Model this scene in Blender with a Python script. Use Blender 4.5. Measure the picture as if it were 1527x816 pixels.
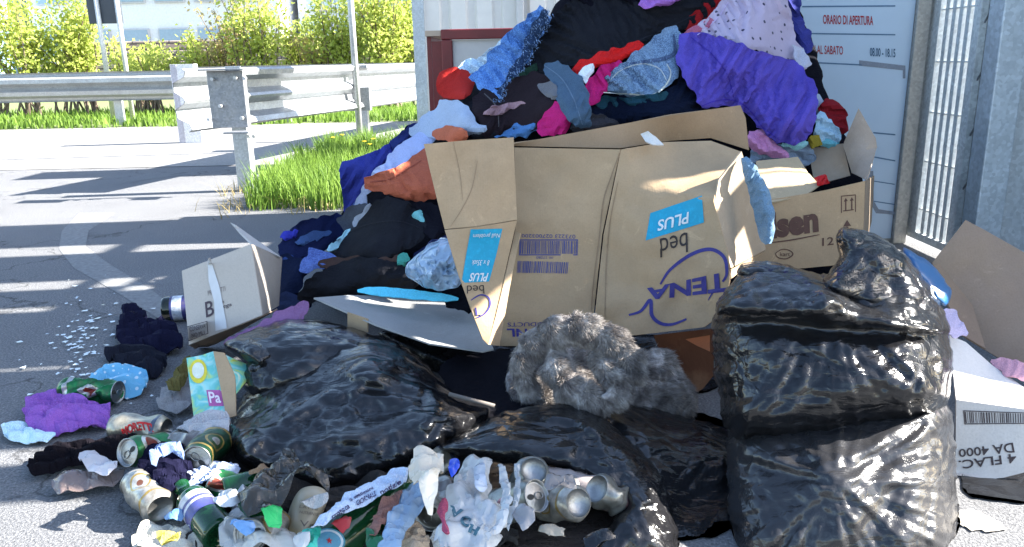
import bpy, bmesh, math, random
import numpy as np
from mathutils import Vector, Matrix, Euler
from mathutils.geometry import delaunay_2d_cdt
from mathutils.bvhtree import BVHTree
R = math.radians
rng = np.random.default_rng(7); random.seed(7)
for o in list(bpy.data.objects): bpy.data.objects.remove(o)
sc = bpy.context.scene
C = sc.collection
# ------------------------------------------------------------------ camera, sky, sun, exposure
FOC = 1180.0; CAMH = 0.80; PITCH = 15.08; ROLL = -1.2
cd = bpy.data.cameras.new('camera'); cam = bpy.data.objects.new('camera', cd); C.objects.link(cam)
cd.sensor_width = 36; cd.lens = 36*FOC/1527; cd.clip_start = .02; cd.clip_end = 2000
MC = (Matrix.Translation((0, 0, CAMH)) @ Euler((R(90-PITCH), 0, 0)).to_matrix().to_4x4() @ Matrix.Rotation(R(ROLL), 4, 'Z'))
cam.matrix_world = MC; sc.camera = cam
SUN_EL = 33.0; SDX, SDY = -1.0, -0.09        # horizontal direction the light travels in
w = bpy.data.worlds.new('World'); sc.world = w; w.use_nodes = True
nt = w.node_tree; bg = nt.nodes['Background']
sky = nt.nodes.new('ShaderNodeTexSky'); sky.sky_type = 'NISHITA'; sky.sun_disc = False
sky.sun_elevation = R(SUN_EL); sky.sun_rotation = math.atan2(-SDX, -SDY)
nt.links.new(sky.outputs[0], bg.inputs[0]); bg.inputs[1].default_value = 0.078
sl = bpy.data.lights.new('sun', 'SUN'); so = bpy.data.objects.new('sun', sl); C.objects.link(so)
sl.energy = 4.6; sl.angle = R(.5); sl.color = (1, .95, .87)
hl = math.hypot(SDX, SDY); te = math.tan(R(SUN_EL))
SUNV = Vector((SDX/hl, SDY/hl, -te)).normalized()
so.rotation_euler = SUNV.to_track_quat('-Z', 'Y').to_euler(); so.location = (4, 2, 5)
sc.view_settings.view_transform = 'Standard'; sc.view_settings.look = 'None'
sc.view_settings.exposure = 2.75; sc.view_settings.gamma = 1; sc.view_settings.use_curve_mapping = False
# ------------------------------------------------------------------ pixel <-> world
M3 = np.array(MC.to_3x3()); CP = np.array([0, 0, CAMH])
def rays(px, py):
    px = np.asarray(px, float); py = np.asarray(py, float)
    v = np.stack([(px-763.5)/FOC, -(py-408)/FOC, -np.ones_like(px)], -1)
    return v @ M3.T
def PN(px, py, F):
    d = rays(px, py); return CP + d*(np.asarray(F, float)/d[..., 1])[..., None]
def P(px, py, F): return Vector(PN(px, py, F).tolist())
def G(px, py, z=0.0):
    d = rays(px, py); t = (z-CAMH)/d[2]; return Vector((CP+d*t).tolist())
# ------------------------------------------------------------------ noise (numpy)
_perm = np.random.default_rng(3).permutation(4096)
_g = np.random.default_rng(4).uniform(0, 2*np.pi, 4096); _gx, _gy = np.cos(_g), np.sin(_g)
def pn(x, y, s=0):
    x = np.asarray(x, float)+s*17.31; y = np.asarray(y, float)+s*9.77
    xi = np.floor(x).astype(int); yi = np.floor(y).astype(int); xf = x-xi; yf = y-yi
    u = xf**3*(xf*(xf*6-15)+10); v = yf**3*(yf*(yf*6-15)+10)
    def g(i, j, a, b):
        h = _perm[(_perm[(xi+i) & 4095]+yi+j) & 4095]; return _gx[h]*a+_gy[h]*b
    n0 = g(0, 0, xf, yf)*(1-u)+g(1, 0, xf-1, yf)*u; n1 = g(0, 1, xf, yf-1)*(1-u)+g(1, 1, xf-1, yf-1)*u
    return (n0*(1-v)+n1*v)*1.5
def ridge(n): return 1-np.minimum(np.abs(n)*2.2, 1)**.8
def folds(x, y, th, wl, seed, st=3.2):
    c, s = math.cos(R(th)), math.sin(R(th)); a = (x*c+y*s)/(wl*st); b = (-x*s+y*c)/wl
    b = b+.8*pn(x/(wl*3), y/(wl*3), seed+5); a = a+.5*pn(x/(wl*3), y/(wl*3), seed+9)
    return ridge(pn(a, b, seed))-.4
def crumple(x, y, wl, seed, k=6):
    r_ = np.random.default_rng(int(seed)+100); o = 0
    x = x+wl*.5*pn(x/(wl*2.5), y/(wl*2.5), seed); y = y+wl*.5*pn(x/(wl*2.5), y/(wl*2.5), seed+4)
    for i in range(k):
        a = r_.uniform(0, np.pi); L = wl*r_.uniform(.8, 2.6); ph = r_.uniform(0, 1); t = (x*np.cos(a)+y*np.sin(a))/L+ph+.5*pn(x/(L*2), y/(L*2), seed+i)
        o = o+(np.abs((t % 1)*2-1)-.5)*L/wl*np.clip(.5+1.2*pn(x/(L*1.6), y/(L*1.6), seed+20+i), 0, 1)
    return o/k*1.6
def drape(x, y, th, wl, seed, st=4.5):
    c, s = math.cos(R(th)), math.sin(R(th)); a = x*c+y*s; b = -x*s+y*c
    ph = b/wl+1.5*pn(a/(wl*st), b/(wl*2.6), seed)+.35*pn(a/(wl*1.3), b/(wl*1.3), seed+7)
    m = np.clip(.62+.9*pn(a/(wl*st*.8), b/(wl*1.8), seed+3), .05, 1.2)
    return (np.abs(np.sin(np.pi*ph))**.75-.6)*m
# ------------------------------------------------------------------ objects
def tag(o, label=None, cat=None, group=None, kind=None):
    if label: o['label'] = label
    if cat: o['category'] = cat
    if group: o['group'] = group
    if kind: o['kind'] = kind
    return o
def empty(name, loc, label=None, cat=None, group=None, rot=None):
    o = bpy.data.objects.new(name, None); C.objects.link(o); o.location = loc; o.empty_display_size = .1
    if rot: o.rotation_euler = rot
    return tag(o, label, cat, group)
def link(name, me, mat, parent=None, center=True, smooth=True):
    if mat and not me.materials: me.materials.append(mat)
    if smooth: me.polygons.foreach_set('use_smooth', [True]*len(me.polygons))
    o = bpy.data.objects.new(name, me); C.objects.link(o)
    if parent is not None:
        o.parent = parent
        o.matrix_parent_inverse = Matrix.Identity(4)
        loc = parent_world(parent)
        me.transform(loc.inverted())
    elif center and len(me.vertices):
        n = len(me.vertices); co = np.empty(n*3); me.vertices.foreach_get('co', co); co = co.reshape(-1, 3)
        c = Vector(((co[:, 0].min()+co[:, 0].max())/2, (co[:, 1].min()+co[:, 1].max())/2, co[:, 2].min()))
        me.transform(Matrix.Translation(-c)); o.location = c
    return o
def local_m(o): return Matrix.LocRotScale(o.location, o.rotation_euler, o.scale)
def parent_world(p):
    m = local_m(p)
    while p.parent: p = p.parent; m = local_m(p) @ m
    return m
def mesh(verts, faces, name='m'):
    me = bpy.data.meshes.new(name); me.from_pydata([tuple(v) for v in verts], [], faces); me.update(); return me
class MB:
    def __init__(s): s.v = []; s.f = []
    def add(s, vs, fs):
        n = len(s.v); s.v += [tuple(v) for v in vs]; s.f += [tuple(i+n for i in f) for f in fs]
    def box(s, a, b, rot=None, loc=None):
        (x0, y0, z0), (x1, y1, z1) = a, b
        vs = [Vector(p) for p in ((x0,y0,z0),(x1,y0,z0),(x1,y1,z0),(x0,y1,z0),(x0,y0,z1),(x1,y0,z1),(x1,y1,z1),(x0,y1,z1))]
        if rot: vs = [rot @ v for v in vs]
        if loc is not None: vs = [v+Vector(loc) for v in vs]
        s.add(vs, [(0,3,2,1),(4,5,6,7),(0,1,5,4),(1,2,6,5),(2,3,7,6),(3,0,4,7)])
    def bar(s, p, q, w, h):
        p = Vector(p); q = Vector(q); d = q-p; L = d.length; m = d.to_track_quat('Z', 'Y').to_matrix()
        s.box((-w/2, -h/2, 0), (w/2, h/2, L), m, p)
    def tube(s, pts, r, n=8):
        pts = [Vector(p) for p in pts]; k = len(pts); rings = []
        for i, p in enumerate(pts):
            d = (pts[min(i+1, k-1)]-pts[max(i-1, 0)]).normalized(); m = d.to_track_quat('Z', 'Y').to_matrix()
            rr = r[i] if isinstance(r, (list, tuple)) else r
            rings.append([p+m @ Vector((rr*math.cos(2*math.pi*j/n), rr*math.sin(2*math.pi*j/n), 0)) for j in range(n)])
        fs = []
        for i in range(k-1):
            for j in range(n): fs.append((i*n+j, i*n+(j+1) % n, (i+1)*n+(j+1) % n, (i+1)*n+j))
        fs.append(tuple(range(n-1, -1, -1))); fs.append(tuple((k-1)*n+j for j in range(n)))
        s.add([v for r_ in rings for v in r_], fs)
    def build(s, name, mat, parent=None, bevel=0, smooth=False):
        me = mesh(s.v, s.f, name)
        o = link(name, me, mat, parent, smooth=smooth)
        if bevel:
            b = o.modifiers.new('b', 'BEVEL'); b.width = bevel; b.segments = 2; b.limit_method = 'ANGLE'
        return o
# ------------------------------------------------------------------ materials
_mc = {}
class NB:
    def __init__(s, name):
        s.m = bpy.data.materials.new(name); s.m.use_nodes = True; s.t = s.m.node_tree; s.b = s.t.nodes['Principled BSDF']
        s.tc = s.n('ShaderNodeTexCoord').outputs['Object']
    def n(s, t, **k):
        o = s.t.nodes.new(t)
        for a, v in k.items(): setattr(o, a, v)
        return o
    def L(s, a, b): s.t.links.new(a, b)
    def noise(s, sc_, det=4, rough=.6, vec=None, stretch=None, dist=0):
        n = s.n('ShaderNodeTexNoise'); n.inputs['Scale'].default_value = sc_; n.inputs['Detail'].default_value = det
        n.inputs['Roughness'].default_value = rough; n.inputs['Distortion'].default_value = dist
        v = vec or s.tc
        if stretch:
            mp = s.n('ShaderNodeMapping'); mp.inputs['Scale'].default_value = stretch; s.L(v, mp.inputs[0]); v = mp.outputs[0]
        s.L(v, n.inputs['Vector']); return n.outputs['Fac']
    def ramp(s, fac, stops, interp='LINEAR'):
        r = s.n('ShaderNodeValToRGB'); r.color_ramp.interpolation = interp; e = r.color_ramp.elements
        while len(e) < len(stops): e.new(.5)
        for i, (p, c) in enumerate(stops): e[i].position = p; e[i].color = (*c, 1) if len(c) == 3 else c
        s.L(fac, r.inputs[0]); return r.outputs[0]
    def mix(s, fac, a, b, mode='MIX'):
        m = s.n('ShaderNodeMix', data_type='RGBA', blend_type=mode)
        for sock, v in ((m.inputs['Factor'], fac), (m.inputs['A'], a), (m.inputs['B'], b)):
            if isinstance(v, (int, float)): sock.default_value = v
            elif isinstance(v, tuple): sock.default_value = (*v, 1) if len(v) == 3 else v
            else: s.L(v, sock)
        return m.outputs['Result']
    def bump(s, h, st=.3, dist=.002, prev=None):
        b = s.n('ShaderNodeBump'); b.inputs['Strength'].default_value = st; b.inputs['Distance'].default_value = dist
        s.L(h, b.inputs['Height'])
        if prev is not None: s.L(prev, b.inputs['Normal'])
        return b.outputs[0]
    def set(s, col=None, rough=None, metal=None, nrm=None, **k):
        I = s.b.inputs
        if col is not None:
            if isinstance(col, tuple): I['Base Color'].default_value = (*col, 1)
            else: s.L(col, I['Base Color'])
        if rough is not None:
            if isinstance(rough, (int, float)): I['Roughness'].default_value = rough
            else: s.L(rough, I['Roughness'])
        if metal is not None: I['Metallic'].default_value = metal
        if nrm is not None: s.L(nrm, I['Normal'])
        for a, v in k.items(): I[a.replace('_', ' ')].default_value = v
        return s.m
def sc3(c, k): return tuple(min(1, x*k) for x in c)
def cloth(c, v=.35, weave=True, sheen=0, rough=.95, wr=.5):
    key = ('cl', c, v, weave, sheen, rough, wr)
    if key in _mc: return _mc[key]
    b = NB('cloth_fabric')
    f = b.noise(9, 5, .65)
    col = b.ramp(f, [(.3, sc3(c, 1-v)), (.55, c), (.75, sc3(c, 1+v*.6))])
    f2 = b.noise(420, 2, .5)
    col = b.mix(b.ramp(f2, [(.35, (0,0,0)), (.7, (1,1,1))]), col, sc3(c, 1.35))
    g1 = b.ramp(b.noise(17, 3, .5, dist=1.1, stretch=(.45, 1, 1.2)), [(.40, (0,0,0)), (.5, (1,1,1)), (.60, (0,0,0))])
    g2 = b.ramp(b.noise(34, 3, .5, dist=1.4, stretch=(1, 1, .4)), [(.40, (0,0,0)), (.5, (1,1,1)), (.60, (0,0,0))])
    n = b.bump(g1, wr*.35, .006); n = b.bump(g2, wr*.4, .003, n)
    n = b.bump(f2, .35, .0012, n)
    _mc[key] = b.set(col, rough, nrm=n, Sheen_Weight=sheen, Sheen_Roughness=.5, Specular_IOR_Level=.2 if max(c) > .15 else .05); return _mc[key]
def denim(c, c2):
    key = ('dn', c, c2)
    if key in _mc: return _mc[key]
    b = NB('denim'); f = b.noise(7, 5, .7, dist=.6)
    col = b.ramp(f, [(.36, c), (.62, c2)])
    f2 = b.noise(300, 2, .6, stretch=(1, .25, 1)); col = b.mix(b.ramp(f2, [(.4, (0,0,0)), (.7, (1,1,1))]), col, sc3(c2, 1.5))
    n = b.bump(b.noise(22, 3, .5, dist=1), .25, .006); n = b.bump(f2, .4, .0015, n)
    _mc[key] = b.set(col, .9, nrm=n, Specular_IOR_Level=.08); return _mc[key]
def pattern_cloth(base, dot, scale, thr, sheen=.1):
    b = NB('printed_cloth'); v = b.n('ShaderNodeTexVoronoi'); v.inputs['Scale'].default_value = scale; v.inputs['Randomness'].default_value = .55
    b.L(b.tc, v.inputs['Vector'])
    col = b.ramp(v.outputs['Distance'], [(thr, dot), (thr+.04, base)])
    col = b.mix(b.ramp(b.noise(8), [(.4, (0,0,0)), (.8, (.35,.35,.35))]), col, sc3(base, .7))
    n = b.bump(b.noise(30, 4, .6, dist=.8), .5, .008)
    return b.set(col, .85, nrm=n, Sheen_Weight=sheen)
def plastic_bag(c=(.012,.012,.014), rough=.2, fine=1.0, trans=0):
    key = ('pb', c, rough, fine, trans)
    if key in _mc: return _mc[key]
    b = NB('bag_film')
    f1 = b.noise(9, 2, .5, dist=1.2); f2 = b.noise(40, 3, .5, dist=1.6, stretch=(1, 1, .3)); f3 = b.noise(22, 3, .5, stretch=(.28, 1, 1.3), dist=1.1)
    rd = b.ramp(f3, [(.42, (0,0,0)), (.5, (1,1,1)), (.58, (0,0,0))]); rd2 = b.ramp(f2, [(.44, (0,0,0)), (.5, (1,1,1)), (.56, (0,0,0))])
    n = b.bump(f1, .15*fine, .006); n = b.bump(rd, .22*fine, .0024, n); n = b.bump(rd2, .15*fine, .0012, n)
    vv = b.n('ShaderNodeTexVoronoi', feature='DISTANCE_TO_EDGE'); vv.inputs['Scale'].default_value = 13; mp_ = b.n('ShaderNodeMapping'); mp_.inputs['Scale'].default_value = (.55, 1, 1.5); mp_.inputs['Rotation'].default_value = (0, .5, 0)
    nz_ = b.n('ShaderNodeTexNoise'); nz_.inputs['Scale'].default_value = 6; av = b.n('ShaderNodeVectorMath', operation='MULTIPLY_ADD'); b.L(b.tc, nz_.inputs['Vector']); b.L(nz_.outputs['Color'], av.inputs[0]); av.inputs[1].default_value = (.12,)*3; b.L(b.tc, av.inputs[2]); b.L(av.outputs[0], mp_.inputs[0]); b.L(mp_.outputs[0], vv.inputs['Vector'])
    n = b.bump(b.ramp(vv.outputs['Distance'], [(0, (0,0,0)), (.22, (1,1,1))]), .38*fine, .007, n)
    dirt = b.noise(5, 4, .7)
    col = b.ramp(dirt, [(.45, c), (.8, sc3(c, 1.6))])
    rr = b.ramp(b.noise(11, 4, .7), [(.35, (rough*.55,)*3), (.7, (rough*1.15,)*3)])
    _mc[key] = b.set(col, rr, nrm=n, Specular_IOR_Level=.5)
    if trans: b.b.inputs['Transmission Weight'].default_value = trans
    return _mc[key]
def card(c=(.40,.285,.175), v=.16, stain=(.26,.18,.11)):
    key = ('cd', c, v, stain)
    if key in _mc: return _mc[key]
    b = NB('cardboard'); f = b.noise(5, 6, .65); col = b.ramp(f, [(.3, sc3(c, 1-v)), (.7, sc3(c, 1+v*.6))])
    col = b.mix(b.ramp(b.noise(2.6, 6, .7), [(.50, (0,0,0)), (.72, (.6,.6,.6))]), col, stain)
    col = b.mix(b.ramp(b.noise(13, 6, .75, dist=1.5), [(.60, (0,0,0)), (.68, (.45,.45,.45))]), col, sc3(c, 1.45))
    f2 = b.noise(260, 3, .6); col = b.mix(b.ramp(f2, [(.45, (0,0,0)), (.8, (.35,.35,.35))]), col, sc3(c, .6))
    n = b.bump(b.noise(9, 4, .55, dist=.5), .35, .012)
    wv = b.n('ShaderNodeTexWave'); wv.inputs['Scale'].default_value = 55; wv.inputs['Distortion'].default_value = .4; b.L(b.tc, wv.inputs['Vector'])
    n = b.bump(wv.outputs['Fac'], .05, .001, n); n = b.bump(f2, .12, .001, n)
    _mc[key] = b.set(col, .85, nrm=n, Specular_IOR_Level=.2); return _mc[key]
def paint(c, rough=.5, metal=0, v=.12, scale=12, bmp=.1, spec=.5):
    key = ('pt', c, rough, metal, v, scale, bmp)
    if key in _mc: return _mc[key]
    b = NB('painted_surface'); f = b.noise(scale, 6, .65)
    col = b.ramp(f, [(.3, sc3(c, 1-v)), (.7, sc3(c, 1+v*.4))])
    n = b.bump(b.noise(scale*6, 4, .6), bmp, .003)
    _mc[key] = b.set(col, rough, metal, n, Specular_IOR_Level=spec); return _mc[key]
def galv(c=(.48,.5,.52), metal=.55, rough=.42):
    key = ('gv', c, metal)
    if key in _mc: return _mc[key]
    b = NB('galvanised_steel'); v = b.n('ShaderNodeTexVoronoi'); v.inputs['Scale'].default_value = 90; b.L(b.tc, v.inputs['Vector'])
    col = b.mix(b.ramp(v.outputs['Color'], [(.2, (0,0,0)), (.9, (.6,.6,.6))]), sc3(c, .75), sc3(c, 1.2))
    col = b.mix(b.ramp(b.noise(6, 6, .7), [(.45, (0,0,0)), (.8, (.6,.6,.6))]), col, sc3(c, .55))
    rr = b.ramp(b.noise(20), [(.3, (.3,)*3), (.7, (.6,)*3)])
    _mc[key] = b.set(col, rr, metal, b.bump(b.noise(40, 4), .15, .003)); return _mc[key]
def ink(c, rough=.6):
    key = ('ink', c)
    if key in _mc: return _mc[key]
    b = NB('printed_ink'); col = b.mix(b.ramp(b.noise(90, 4, .7), [(.5, (0,0,0)), (.8, (.45,.45,.45))]), c, sc3(c, 1.8))
    _mc[key] = b.set(col, rough, Specular_IOR_Level=.3); return _mc[key]
def leafmat(c1, c2, tr=.5):
    b = NB('foliage'); col = b.ramp(b.noise(7, 3), [(.3, c1), (.7, c2)])
    b.set(col, .6, Specular_IOR_Level=.3)
    t = b.n('ShaderNodeBsdfTranslucent'); b.L(col, t.inputs[0]); mx = b.n('ShaderNodeMixShader'); mx.inputs[0].default_value = tr
    out = b.t.nodes['Material Output']; b.L(b.b.outputs[0], mx.inputs[1]); b.L(t.outputs[0], mx.inputs[2]); b.L(mx.outputs[0], out.inputs[0]); return b.m
# ------------------------------------------------------------------ traced solids
def chaikin(p, n):
    p = np.asarray(p, float)
    for _ in range(n):
        q = np.roll(p, -1, 0); p = np.stack([p*.75+q*.25, p*.25+q*.75], 1).reshape(-1, p.shape[1])
    return p
def resample(p, step):
    q = np.roll(p, -1, 0); out = []
    for a, b in zip(p, q):
        n = max(1, int(round(np.hypot(*(b-a)[:2])/step))); t = np.arange(n)[:, None]/n; out.append(a+(b-a)*t)
    return np.concatenate(out)
def inside(P_, poly):
    x, y = P_[:, 0], P_[:, 1]; r = np.zeros(len(P_), bool); n = len(poly)
    for i in range(n):
        x0, y0 = poly[i][:2]; x1, y1 = poly[(i+1) % n][:2]
        if y0 == y1: continue
        r ^= ((y0 > y) != (y1 > y)) & (x < (x1-x0)*(y-y0)/(y1-y0)+x0)
    return r
def bdist(P_, poly):
    a = poly[:, :2]; b = np.roll(a, -1, 0); d = b-a; L2 = (d**2).sum(1)+1e-9; out = np.full(len(P_), 1e9)
    for i in range(len(a)):
        t = np.clip(((P_-a[i])@d[i])/L2[i], 0, 1); out = np.minimum(out, np.hypot(*((P_-a[i])-t[:, None]*d[i]).T))
    return out
def mvc(P_, poly):
    P_ = P_+np.array([.0137, .0211])
    a = poly[:, :2]; D = a[None]-P_[:, None]; r = np.hypot(D[..., 0], D[..., 1])+1e-6
    Dn = np.roll(D, -1, 1); rn = np.roll(r, -1, 1)
    cr = D[..., 0]*Dn[..., 1]-D[..., 1]*Dn[..., 0]; dt = (D*Dn).sum(-1); den = r*rn+dt
    t = cr/np.where(np.abs(den) < 1e-6, 1e-6, den); wgt = (np.roll(t, 1, 1)+t)/r
    return (wgt*poly[None, :, 2]).sum(1)/wgt.sum(1)
def cdt(bd, step, rings=(1.5, 4, 8)):
    x0, y0 = bd[:, :2].min(0); x1, y1 = bd[:, :2].max(0)
    gx, gy = np.meshgrid(np.arange(x0, x1, step), np.arange(y0, y1, step*.87)); gx = gx+((np.arange(gx.shape[0]) % 2)*step/2)[:, None]
    g = np.stack([gx.ravel(), gy.ravel()], 1); g += rng.uniform(-.12, .12, g.shape)*step
    g = g[inside(g, bd)]
    dd = bdist(g, bd) if len(g) else np.zeros(0); g = g[dd > (rings[-1]+step*.5 if rings else step*.45)]
    ex = []
    if rings:
        a = bd[:, :2]; tn = np.roll(a, -1, 0)-np.roll(a, 1, 0); nn = np.stack([-tn[:, 1], tn[:, 0]], 1); nn /= np.hypot(*nn.T)[:, None]+1e-9
        area = (a[:, 0]*np.roll(a[:, 1], -1)-a[:, 1]*np.roll(a[:, 0], -1)).sum()
        if area < 0: nn = -nn
        for r in rings:
            q = a+nn*r; k = inside(q, bd); q = q[k]
            if len(q): q = q[bdist(q, bd) > r*.8]
            ex.append(q)
    pts = np.concatenate([bd[:, :2], *ex, g]); n = len(bd)
    vs, es, fs, ov, _, _ = delaunay_2d_cdt([Vector(p) for p in pts.tolist()], [(i, (i+1) % n) for i in range(n)], [], 1, 1e-4)
    return np.array([tuple(v) for v in vs]), [f for f in fs]
HP = np.array([(390,400,2.75),(450,440,2.55),(500,330,3.0),(620,300,2.65),(640,160,3.2),(700,90,3.25),(780,60,3.1),(900,-20,3.0),(1050,-20,3.0),
 (1200,40,2.95),(1200,200,2.55),(1000,180,2.5),(850,180,2.5),(700,190,2.65),(560,400,2.4),(660,400,2.3),(1250,230,2.65),(1100,100,2.7),(900,110,2.7),(700,470,2.15),(480,440,2.4)])
def heapF(P_):
    d2 = ((P_[:, None]-HP[None, :, :2])**2).sum(-1)+900; w_ = 1/d2**1.5; return (w_*HP[:, 2]).sum(1)/w_.sum(1)
def relax(A, base, faces, rest2, edge_fix, iters, ex, th=0, kb=.35, lim=.08, deep=.006, anchor=.03, efix=.35, pull=.0, smooth=0, dirv=None):
    """lay a sheet with spare length over a surface: edges want to be longer than the room they have, so the sheet buckles into folds"""
    n = len(A); T = np.array([f for f in faces if len(f) == 3]); E = np.concatenate([T[:, [0, 1]], T[:, [1, 2]], T[:, [2, 0]]]); opp = np.concatenate([T[:, 2], T[:, 0], T[:, 1]])
    key = np.sort(E, 1); code = key[:, 0]*n+key[:, 1]; o = np.argsort(code, kind='stable'); code = code[o]; opp = opp[o]; key = key[o]
    first = np.r_[True, code[1:] != code[:-1]]; Eu = key[first]; dup = np.where(~first)[0]; bp = np.stack([opp[dup-1], opp[dup]], 1)
    c, s = math.cos(R(th)), math.sin(R(th))
    def L0(P_):
        d = rest2[P_[:, 0]]-rest2[P_[:, 1]]
        if d.shape[1] == 3:
            L = np.linalg.norm(d, axis=1)+1e-9; al = np.clip(((d[:, 0]*c-d[:, 2]*s*-1)/L)**2, 0, 1); return L*(ex[0]*al+ex[1]*(1-al))
        a = (d[:, 0]*c+d[:, 1]*s)*ex[0]; b = (-d[:, 0]*s+d[:, 1]*c)*ex[1]; return np.hypot(a, b)
    l1 = L0(Eu); l2 = L0(bp)*.985
    dv = base-CP; dv /= np.linalg.norm(dv, axis=1)[:, None]
    if dirv is not None: dv = np.tile(np.array(dirv, float), (n, 1))
    I = np.concatenate([Eu[:, 0], Eu[:, 1]]); J = np.concatenate([bp[:, 0], bp[:, 1]])
    cnt = np.bincount(I, minlength=n)[:, None]; cb = np.maximum(np.bincount(J, minlength=n), 1)[:, None]; A0 = A.copy()
    an = np.where(edge_fix, efix, anchor)[:, None]
    for it in range(iters):
        d = A[Eu[:, 1]]-A[Eu[:, 0]]; L = np.linalg.norm(d, axis=1)+1e-9; k = (.5*(L-l1)/L)[:, None]*d
        W = np.concatenate([k, -k]); A = A+np.stack([np.bincount(I, W[:, q], n) for q in range(3)], 1)/cnt*1.7
        if kb:
            d = A[bp[:, 1]]-A[bp[:, 0]]; L = np.linalg.norm(d, axis=1)+1e-9; k = (np.minimum(.5*(L-l2)/L, 0)*kb)[:, None]*d
            W = np.concatenate([k, -k]); A = A+np.stack([np.bincount(J, W[:, q], n) for q in range(3)], 1)/cb
        D = A-base; dep = (D*dv).sum(1); lat = (A-A0); lat -= (lat*dv).sum(1)[:, None]*dv
        A = A-lat*an; nd = np.clip(dep+pull, -lim, deep); A = A+((nd-dep)[:, None])*dv
    for _ in range(smooth):
        W = np.concatenate([A[Eu[:, 1]], A[Eu[:, 0]]]); mn = np.stack([np.bincount(I, W[:, q], n) for q in range(3)], 1)/cnt
        A = np.where(edge_fix[:, None], A, A*.5+mn*.5)
    return A
def solid(name, pts, mat, parent=None, off=0.0, front=.05, back=.03, rad=30, smooth=2, step=6, edge=1.5, wl=.07, amp=.012, th=20, stars=(), seed=None,
          cross=.5, sheet=False, cl=False, cr=False, rx=None, up=False, zmin=.003, slope=0.0, center=True, extra=None):
    """closed solid: outline in photo pixels, F = distance in front of camera (third value or the heap surface), rounded edge, folds"""
    seed = seed if seed is not None else abs(hash((round(pts[0][0]), round(pts[0][1])))) % 97
    pts = np.array([p if len(p) == 3 else (p[0], p[1], np.nan) for p in pts], float)
    hasF = not np.isnan(pts[:, 2]).any()
    ctl = resample(pts, 60) if hasF else None
    if cl and th == 20:
        q_ = resample(pts[:, :2], 12); q_ = q_-q_.mean(0); ev, evec = np.linalg.eigh(q_.T@q_); th = math.degrees(math.atan2(-evec[1, 1], evec[0, 1])) + (12 if ev[1] > 2.2*ev[0] else 35)
    bd = chaikin(pts[:, :2], smooth) if smooth else pts[:, :2]
    bd = resample(bd, max(step*.9, 3))
    if edge:
        i = np.arange(len(bd)); e = pn(bd[:, 0]/14, bd[:, 1]/14, seed)*edge*2; e2 = pn(bd[:, 0]/14, bd[:, 1]/14, seed+31)*edge*2
        bd = bd+np.stack([e, e2], 1)
    V, Fc = cdt(bd, step, () if (sheet or cl or cr) else ((1.2, 3.2, 6.5) if rad > 9 else (1.5, 4)))
    d = bdist(V, bd); d[d < .02] = 0
    F = mvc(V, ctl) if hasF else heapF(V)
    if hasF:
        k_ = d < 1.0; pa = pts; pb2 = np.roll(pts, -1, 0); q_ = V[k_]; bdd = np.full(len(q_), 1e9); ff = F[k_].copy()
        for a_, b_ in zip(pa, pb2):
            e_ = b_[:2]-a_[:2]; t_ = np.clip(((q_-a_[:2])@e_)/((e_**2).sum()+1e-9), 0, 1); di = np.hypot(*((q_-a_[:2])-t_[:, None]*e_).T)
            m_ = di < bdd; bdd[m_] = di[m_]; ff[m_] = (a_[2]+(b_[2]-a_[2])*t_)[m_]
        F[k_] = ff; F = np.clip(F, pts[:, 2].min()-.02, pts[:, 2].max()+.02)
    F = F-off
    fm = float(np.mean(F)); X = V[:, 0]*fm/FOC; Y = -V[:, 1]*fm/FOC
    if up: bs_ = PN(V[:, 0], V[:, 1], F); X = bs_[:, 0]; Y = bs_[:, 1]
    if cl:
        s = np.clip(d/rad, 0, 1); q = np.sqrt(np.maximum(0, 1-(1-s)**2)); sheet = True; back = .003
        disp = front*(.35+.65*q)+(.55+.45*q)*amp*(drape(X, Y, th, wl, seed)+.45*drape(X, Y, th+48, wl*.8, seed+11, 3)+.6*crumple(X, Y, wl*1.6, seed, 6))+(.3+.7*q)*.8*amp*pn(X/(wl*2.5), Y/(wl*2.5), seed+2)
    elif cr:
        s = np.clip(d/rad, 0, 1); q = np.sqrt(np.maximum(0, 1-(1-s)**2)); sheet = True; back = .0012
        disp = front*(.3+.7*q)+amp*2.2*crumple(X, Y, wl, seed, 6)+amp*.8*crumple(X, Y, wl*.5, seed+9, 4)
    elif sheet: q = np.ones(len(V)); disp = amp*(pn(X/wl, Y/wl, seed)+.4*pn(X/wl*2.7, Y/wl*2.7, seed+3))+(extra(V[:, 0], V[:, 1]) if extra else 0)
    else:
        s = np.clip(d/rad, 0, 1); q = np.sqrt(np.maximum(0, 1-(1-s)**2))
        disp = front*q + q*amp*(1.5*crumple(X, Y, wl*1.5, seed, 6)+.35*crumple(X, Y, wl*.5, seed+5, 5)+.8*pn(X/wl/1.6, Y/wl/1.6, seed+1)+.3*folds(X, Y, th, wl*1.4, seed, 7)+cross*.1*folds(X, Y, th+65, wl*.8, seed+11, 5)+.05*folds(X, Y, th+20, wl*.35, seed+23, 9))
    for (cx, cy, rr, am, k) in stars:
        dx = V[:, 0]-cx; dy = V[:, 1]-cy; r = np.hypot(dx, dy); an = np.arctan2(dy, dx)
        k = k*1.5; am = am*1.25; rr = rr*1.25
        n = ridge(pn(np.cos(an)*k+7, np.sin(an)*k+r/rr*.5, seed+int(cx)))-.35
        n2 = ridge(pn(np.cos(an)*k*2.3+3, np.sin(an)*k*2.3+r/rr*.3, seed+int(cy)))-.35
        wv = np.exp(-(r/rr)**1.3)*(r/(r+rr*.12))
        disp = disp+am*wv*(n+.5*n2)*q + am*1.1*np.exp(-(r/(rr*.25))**2)*q
    if extra and not sheet: disp = disp+extra(V[:, 0], V[:, 1])*q
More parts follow.
